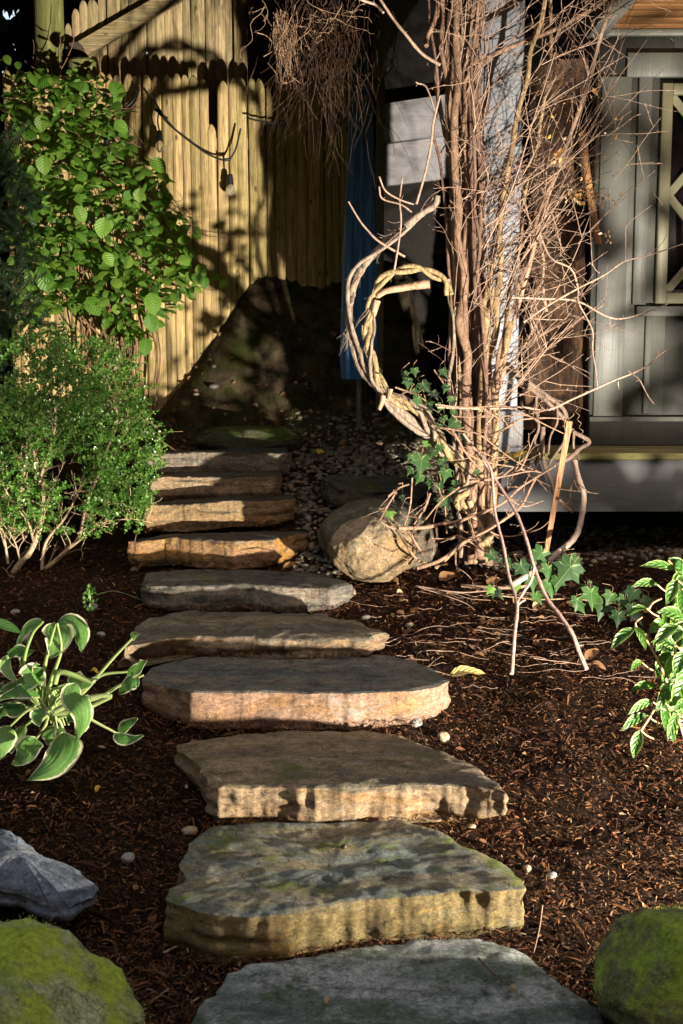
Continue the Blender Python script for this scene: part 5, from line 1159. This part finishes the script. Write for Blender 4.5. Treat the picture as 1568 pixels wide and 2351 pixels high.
sb_ = thing('added_shade_shrub', (2.2, 4.1, -.1), 'unseen leafy shrub added beyond the right edge to shade the house wall', 'shrub')  # out-of-frame leaves put in to dapple and dim the house wall
a = Acc(); n_ = 900; T_ = np.stack([rng.uniform(1.80, 2.75, n_), rng.uniform(3.85, 4.45, n_), 1.12-1.1*rng.random(n_)**.7], -1); T_ = T_[rng.random(n_) < .62+.38*np.sign(fbm(T_, 3.2, 2, 5))]; n_ = len(T_)
scatter(a, leaf_t(5, 3, .3, .15, .25), frames(rng.normal(0, 1, (n_, 3))+[0, 0, -.4], rng.normal(0, .5, (n_, 3))+[0, -.9, .4], rng.uniform(.09, .15, n_)), T_); a.build('leaves', M_RS, sb_)
a = Acc()
for k in range(9): x_ = 1.9+k*.1; tube(a, [(2.25, 4.15, -.1), (x_, 4.15, .4), (x_+random.gauss(0, .06), 4.1, 1.05)], .008, .003, 6, 5)
a.build('stems', bark_mat('gs_stem', (.3, .2, .1), (.2, .12, .06)), sb_)
# ------------------------------------------------------------------ ivy
def ivy_t():
    out = [(-.02, .0), (.20, -.16), (.46, -.10), (.36, .14), (.56, .36), (.30, .42), (.16, .58), (0, 1.0), (-.16, .58), (-.30, .42), (-.56, .36), (-.36, .14), (-.46, -.10), (-.20, -.16)]
    V = [(0, .22, 0)]; U = [(.5, .3)]
    for r_ in (.5, 1.0):
        for x, y in out: V.append((x*r_, .22+(y-.22)*r_, -.32*r_*(abs(x)**1.3)-.16*max(0, y-.4)*r_+.02)); U.append((.5+x*.5, y))
    k = len(out); F = [[0, 1+j, 1+(j+1) % k, 1+(j+1) % k] for j in range(k)]
    T3 = np.array([[0, 1+j, 1+(j+1) % k] for j in range(k)]); T3 = np.vstack([T3]+[np.array([[1+j, 1+k+j, 1+k+(j+1) % k], [1+j, 1+k+(j+1) % k, 1+(j+1) % k]]) for j in range(k)])
    return np.array(V), T3, np.array(U)
def ivymat(name, c1, c2):
    m, n, b, o = mat_new(name)
    g = N(n, 'ShaderNodeNewGeometry'); c = mix(n, g.outputs['Random Per Island'], c1, c2)
    uv = N(n, 'ShaderNodeTexCoord'); sx = N(n, 'ShaderNodeSeparateXYZ'); n.links.new(uv.outputs['UV'], sx.inputs[0])
    dx = math_(n, 'SUBTRACT', sx.outputs[0], .5); dy = math_(n, 'SUBTRACT', sx.outputs[1], .02)
    an = math_(n, 'ARCTAN2', dx, dy); v = math_(n, 'ABSOLUTE', math_(n, 'SINE', math_(n, 'MULTIPLY', an, 3.6)))
    rr = math_(n, 'SQRT', math_(n, 'ADD', math_(n, 'MULTIPLY', dx, dx), math_(n, 'MULTIPLY', dy, dy)))
    l = ramp(n, math_(n, 'MULTIPLY', v, rr), [(.0, .55), (.03, 0)]); c = mix(n, l, c, (.28, .36, .14))
    n.links.new(c, b.inputs['Base Color']); b.inputs['Roughness'].default_value = .35
    return m
M_IVY = ivymat('ivy_leaf', (.010, .036, .008), (.028, .08, .014)); M_IVYB = leaf_mat('ivy_bright', (.16, .32, .06), (.2, .36, .08), .5, .4)
IT = ivy_t()
def ivy(name, label, items, conv, k_, Y0, stems, drop=None):
    r = thing(name, tuple(conv([(items[0][0], items[0][1])], Y0)[0]), label, 'ivy'); a = Acc(); bb = Acc(); s = Acc()
    for it in items:
        q = conv([(it[0], it[1])], Y0+random.uniform(-.08, .05))[0]; L = it[2]/k_*Y0/FPX*.95; an = random.uniform(-.7, .7)
        d = np.array([math.sin(an), -.3, -math.cos(an)*.8]); nr = np.array([random.uniform(-.2, .5), -1, random.uniform(.3, .9)])
        b1 = Acc(); scatter(b1 if len(it) > 3 else a, IT, frames(d[None], nr[None], np.array([L])), (q-unit(d)*L*.4)[None])
        if b1.V: b1.build('bright_leaf', M_IVYB, r)
        tube(s, [q-unit(d)*L*.3, q-unit(d)*L*.8+[0, .03, 0], q+[random.uniform(-.04, .04), .08, .06]], .0015, .002, 4, 3)
    for L in stems: tube(s, conv(L, Y0+.05), .004, .003, 6, 5)
    a.build('leaves', M_IVY, r)
    s.build('stems', M_VT, r)
I1 = [(75, 110, 100), (215, 140, 130), (365, 25, 90), (250, 275, 95), (150, 250, 90), (425, 250, 90), (420, 430, 120), (360, 390, 80), (180, 750, 190), (90, 690, 65), (370, 740, 120), (370, 830, 120), (160, 860, 100), (330, 930, 100), (380, 1050, 130), (240, 590, 95, 1), (600, 810, 80), (520, 540, 80), (230, 330, 80), (450, 900, 70), (130, 20, 80), (370, 150, 80),
      (290, 200, 90), (330, 300, 80), (300, 450, 90), (130, 180, 80), (440, 340, 70), (470, 460, 80), (270, 660, 90), (330, 620, 80), (90, 800, 80), (420, 960, 80), (250, 900, 90), (60, 40, 70), (-60, 1140, 100, 1), (30, 1010, 60)]
ivy('ivy', 'ivy with veined dark green leaves climbing behind the twisted vine', I1, c8, 3.4286, 6.05, [[(380, 1290), (360, 1000), (300, 700), (250, 400), (180, 100)], [(250, 270), (120, 180), (0, 150)], [(280, 0), (380, 150), (420, 300), (470, 420)]])
I2 = [(905, 210, 110), (840, 265, 100), (1030, 280, 150), (1075, 240, 100), (960, 355, 90), (905, 395, 70), (720, 375, 70), (800, 350, 60, 1), (1150, 395, 110), (1195, 445, 110), (1140, 360, 80), (1330, 385, 90), (1290, 420, 80), (1360, 485, 80), (1270, 490, 80), (1080, 420, 70), (700, 205, 70), (765, 235, 80), (950, 280, 90), (880, 330, 80), (1100, 440, 70), (1230, 400, 80), (990, 330, 80), (1400, 420, 70), (1340, 450, 70), (680, 360, 50, 1)]
ivy('ivy', 'ivy spreading over the ground under the deck edge right of the sticks', I2, c6, 2, 5.55, [[(700, 380), (900, 400), (1100, 400), (1300, 450)]])

# small sprout, fallen leaves, ground twigs
a = Acc(); st = Acc(); 
for k in range(26):
    t = random.random(); x = 205+random.gauss(0, 9)*(1.4-t); y = 1398-t*55; q = P(x, y, 5.45)
    scatter(a, leaf_t(5, 3, .35, .2, .2), frames(rng.normal(0, 1, (1, 3))+[[0, -.2, .8]], rng.normal(0, .5, (1, 3))+[[0, -1, .5]], np.array([random.uniform(.018, .034)])), q[None])
sp_ = thing('sprout', tuple(P(205, 1402, 5.45)), 'small ragged green sprout alone on the mulch left of the speckled slab', 'plant')
a.build('leaves', leaf_mat('sprout_leaf', (.07, .16, .03), (.1, .22, .04), .3, .4), sp_)
tube(st, PP([(205, 1404), (207, 1375), (203, 1345)], 5.45), .003, .002, 6); st.build('stem', M_PET, sp_)
def fleaf(px, py, tx, ty, w, label, mat, z=None, name='fallen_leaf'):
    q0 = hit(px, py) if z is None else on_plane(px, py, 4, z, 0); q1 = hit(tx, ty) if z is None else on_plane(tx, ty, 4, z, 0)
    q0 = q0+[0, 0, .014]; q1 = q1+[0, 0, .016]; a = Acc(); md = (q0+q1)/2+[0, 0, .012]
    blade(a, [q0, md, q1], w*q0[1]/FPX, (0, -.45, 1), nu=10, nv=7, cup=.15, wav=.05); o = a.build(name, mat, loc=q0); tag(o, label, 'leaf', 'fallen leaves')
M_YL = leaf_mat('yellow_leaf', (.68, .50, .16), (.7, .52, .18), .2, .5, veins=.3, nv=6); M_BR = leaf_mat('brown_leaf', (.26, .13, .06), (.3, .16, .07), .2, .6); M_Y2 = leaf_mat('small_yellow', (.75, .5, .03), (.8, .55, .05), .2, .5)
fleaf(1032, 1556, 1114, 1556, 32, 'large pale yellow leaf touching the right corner of the pink faced slab', M_YL)
fleaf(1025, 1898, 1048, 1889, 14, 'left of the two small bright yellow leaves beside the tan slab', M_Y2); fleaf(1058, 1880, 1077, 1868, 16, 'right of the two small bright yellow leaves beside the tan slab', M_Y2)
fleaf(208, 1678-130, 226, 1555, 12, 'small orange leaf under the long hosta stalk', M_Y2); fleaf(1345, 1525, 1375, 1500, 26, 'curled light brown leaf at the right foot of the leaning stick', M_BR)
fleaf(1352, 1530, 1392, 1548, 18, 'flat light brown leaf right of the leaning stick foot', M_BR); fleaf(1010, 1340, 1050, 1330, 34, 'dry grey brown leaf under the tangled stems', M_BR)
fleaf(905, 1330-2, 935, 1322, 20, 'small dry leaf at the right of the tan boulder', M_BR); fleaf(1120, 1350, 1150, 1338, 30, 'reddish brown leaf in the twigs left of the ground ivy', M_BR)
fleaf(636, 1115-2, 652, 1105, 26, 'round brown leaf at the right end of the narrow slab', M_BR); fleaf(650, 1312, 690, 1300, 16, 'reddish leaf lying on the slate grey slab', M_BR, z=.63)
fleaf(780, 1028, 800, 1018, 14, 'brown leaf on the gravel near the top', M_BR); fleaf(730, 1048, 742, 1046, 20, 'small yellow brown leaf on the dark gravel', M_Y2)
fleaf(1180, 1058, 1215, 1046, 16, 'yellow leaf caught on the edge of the deck', M_Y2, z=1.18)
fleaf(220, 1805+22, 232, 1818, 12, 'curled yellow crescent leaf on the mulch below the hosta', M_Y2)
# leaf litter around the base of canes and by the mossy rock
a = Acc(); n_ = 420
x = np.concatenate([rng.uniform(.2, 1.5, n_//2), rng.uniform(-1.35, -.1, n_//2)]); y = np.concatenate([rng.uniform(5.2, 6.3, n_//2), rng.uniform(7.3, 7.9, n_//2)])
T_ = np.stack([x, y, H(x, y)+.012], -1); an = rng.uniform(0, 6.28, n_)
scatter(a, leaf_t(5, 5, .4, .3, .3, .45, .7), frames(np.stack([np.cos(an), np.sin(an), rng.normal(0, .2, n_)], -1), np.stack([rng.normal(0, .4, n_), rng.normal(-.2, .3, n_), np.ones(n_)], -1), rng.uniform(.02, .055, n_)), T_)
n2 = 90; x = rng.uniform(-1.35, .3, n2); y = rng.uniform(7.7, 8.25, n2); an = rng.uniform(0, 6.28, n2)
scatter(a, leaf_t(5, 5, .4, .3, .3, .45, .7), frames(np.stack([np.cos(an), -.4+0*an, np.sin(an)*.6], -1), np.stack([rng.normal(0, .4, n2), rng.normal(-.9, .3, n2), np.ones(n2)*.7], -1), rng.uniform(.015, .045, n2)), np.stack([x, y, H(x, y)+.015], -1))
o = a.build('leaf_litter', island_mat('litter', [(0, (.05, .025, .012)), (.5, (.14, .065, .03)), (.85, (.26, .14, .06)), (1, (.42, .30, .17))], .7, .3, 70)); tag(o, 'scattered brown leaf litter around the foot of the canes and top step', 'leaves', kind='stuff')
a = Acc()
for k in range(80):
    x_, y_ = random.uniform(.15, 1.25), random.uniform(4.9, 6.0); q = np.array([x_, y_, float(H(x_, y_))+.015]); an = random.gauss(0, .5)+(math.pi if random.random() < .5 else 0)
    pts = jag(q, (math.cos(an), math.sin(an)*.6, 0), random.uniform(.06, .3), 6, .12); pts = [np.array([p_[0], p_[1], float(H(p_[0], p_[1]))+.012+.012*random.random()]) for p_ in pts]; tube(a, pts, random.uniform(.0008, .002), .0006, 4, 2, cap=False)
tube(a, [hit(955, 1368)+[0, 0, .05], hit(1050, 1378)+[0, 0, .04], hit(1120, 1375)+[0, 0, .04]], .004, .003, 6, 5); tube(a, [hit(960, 1370)+[0, 0, .05], hit(1060, 1395)+[0, 0, .03], hit(1090, 1410)+[0, 0, .02]], .003, .002, 6, 5)
tube(a, [hit(1060, 1358)+[0, 0, .03], hit(1180, 1372)+[0, 0, .05], hit(1260, 1352)+[0, 0, .05]], .009, .007, 8, 5)
o = a.build('ground_twigs', M_TW); tag(o, 'litter of fine dry twigs on the mulch below the canes', 'twigs', kind='stuff')
a = Acc(); pts = [on_plane(x, y, 3, .03, 0) for x, y in ((1098, 2200), (1125, 2228), (1155, 2250), (1178, 2268))]; tube(a, pts, .0035, .002, 6, 4)
o = a.build('twig', M_TD, loc=pts[0]); tag(o, 'short dark twig lying on the lowest slab', 'twig')
a = Acc(); tube(a, [hit(1245, 2100)+[0, 0, .03], hit(1238, 2160)+[0, 0, .04], hit(1225, 2210)+[0, 0, .03]], .002, .0012, 5, 4); tube(a, [hit(1238, 2160)+[0, 0, .04], hit(1205, 2158)+[0, 0, .03]], .0015, .001, 4, 3)
o = a.build('twig', M_TW, loc=hit(1245, 2100)); tag(o, 'thin pale twig on the mulch right of the mossy faced slab', 'twig')
a = Acc(); tube(a, [hit(222, 1370)+[0, 0, .01], hit(260, 1366)+[0, 0, .02], hit(300, 1372)+[0, 0, .01], hit(330, 1385)+[0, 0, .01]], .0025, .0015, 5, 5)
o = a.build('runner_stem', M_PET, loc=hit(222, 1370)); tag(o, 'thin green runner trailing from the small sprout to the speckled slab', 'stem')

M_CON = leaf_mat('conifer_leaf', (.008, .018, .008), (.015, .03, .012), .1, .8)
# unseen trees added so their crowns keep skylight off the back
t2 = thing('added_shade_tree', (3.9, -2.5, -1.6), 'unseen broad tree added behind the viewpoint to shade the garden', 'tree')
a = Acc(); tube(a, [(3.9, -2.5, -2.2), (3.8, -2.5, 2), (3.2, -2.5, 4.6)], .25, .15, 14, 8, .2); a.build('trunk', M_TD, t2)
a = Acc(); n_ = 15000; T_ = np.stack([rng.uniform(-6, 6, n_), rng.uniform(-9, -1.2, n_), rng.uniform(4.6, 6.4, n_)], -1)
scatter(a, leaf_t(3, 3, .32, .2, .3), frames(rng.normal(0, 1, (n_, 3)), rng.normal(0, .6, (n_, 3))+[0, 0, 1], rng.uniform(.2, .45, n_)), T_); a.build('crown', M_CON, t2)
tr = thing('added_shade_tree', (-4.2, 6.2, .5), 'unseen tree added left of the fence, its crown shading the top of the steps', 'tree')
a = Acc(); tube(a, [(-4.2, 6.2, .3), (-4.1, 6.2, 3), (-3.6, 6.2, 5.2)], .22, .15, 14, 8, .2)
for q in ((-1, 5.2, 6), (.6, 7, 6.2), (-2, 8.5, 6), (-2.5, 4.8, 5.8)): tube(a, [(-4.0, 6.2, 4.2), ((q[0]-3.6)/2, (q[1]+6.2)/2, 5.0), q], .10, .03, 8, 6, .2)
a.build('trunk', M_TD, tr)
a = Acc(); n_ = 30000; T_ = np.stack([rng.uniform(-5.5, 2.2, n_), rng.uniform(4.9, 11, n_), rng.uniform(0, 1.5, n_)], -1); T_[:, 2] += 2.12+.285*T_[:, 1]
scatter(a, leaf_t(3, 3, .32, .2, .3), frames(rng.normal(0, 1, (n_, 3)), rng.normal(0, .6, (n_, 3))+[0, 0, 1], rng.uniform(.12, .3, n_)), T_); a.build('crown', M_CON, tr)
# leafy ring added all round the garden to block low skylight
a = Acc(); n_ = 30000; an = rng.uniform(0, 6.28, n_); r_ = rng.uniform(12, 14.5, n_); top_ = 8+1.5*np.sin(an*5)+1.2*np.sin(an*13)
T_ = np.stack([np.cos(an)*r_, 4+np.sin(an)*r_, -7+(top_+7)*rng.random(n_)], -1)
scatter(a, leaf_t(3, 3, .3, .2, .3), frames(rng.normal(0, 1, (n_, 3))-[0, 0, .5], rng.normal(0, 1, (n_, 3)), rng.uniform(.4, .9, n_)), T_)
M_WOOD = leaf_mat('woods_leaf', (.012, .022, .010), (.025, .04, .015), .1, .8); o = a.build('woods', M_WOOD); tag(o, 'dark woods added around the garden to block low skylight', 'woods', kind='stuff')
# evergreens added beyond the fence to hide the sky and keep the corner black
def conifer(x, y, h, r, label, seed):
    rr = random.Random(seed); t = thing('added_evergreen', (x, y, 1.4), label, 'tree', 'evergreens added to darken the view behind the fence')
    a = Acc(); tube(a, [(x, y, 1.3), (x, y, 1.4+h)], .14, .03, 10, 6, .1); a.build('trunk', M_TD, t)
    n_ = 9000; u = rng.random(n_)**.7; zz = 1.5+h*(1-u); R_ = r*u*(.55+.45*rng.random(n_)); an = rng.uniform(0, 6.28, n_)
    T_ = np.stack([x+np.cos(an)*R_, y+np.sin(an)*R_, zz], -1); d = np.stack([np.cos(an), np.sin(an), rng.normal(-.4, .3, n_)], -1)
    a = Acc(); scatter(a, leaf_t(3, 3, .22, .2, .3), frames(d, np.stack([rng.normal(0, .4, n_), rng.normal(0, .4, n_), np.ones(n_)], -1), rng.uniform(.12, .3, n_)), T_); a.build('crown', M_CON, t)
for k, (x, y, h, r, l) in enumerate(((-4.6, 11.2, 6.5, 1.7, 'left evergreen tree added to black out the corner beyond the fence'), (-3.0, 12.2, 7.5, 1.8, 'tallest added evergreen tree behind the round post'), (-1.4, 11.8, 7, 1.7, 'added evergreen tree hidden behind the tall board fence'), (-6.0, 9.0, 6, 1.6, 'added evergreen tree just outside the left of the fence'))): conifer(x, y, h, r, l, k)

for o in bpy.data.objects:
    if '_b' in o: del o['_b']
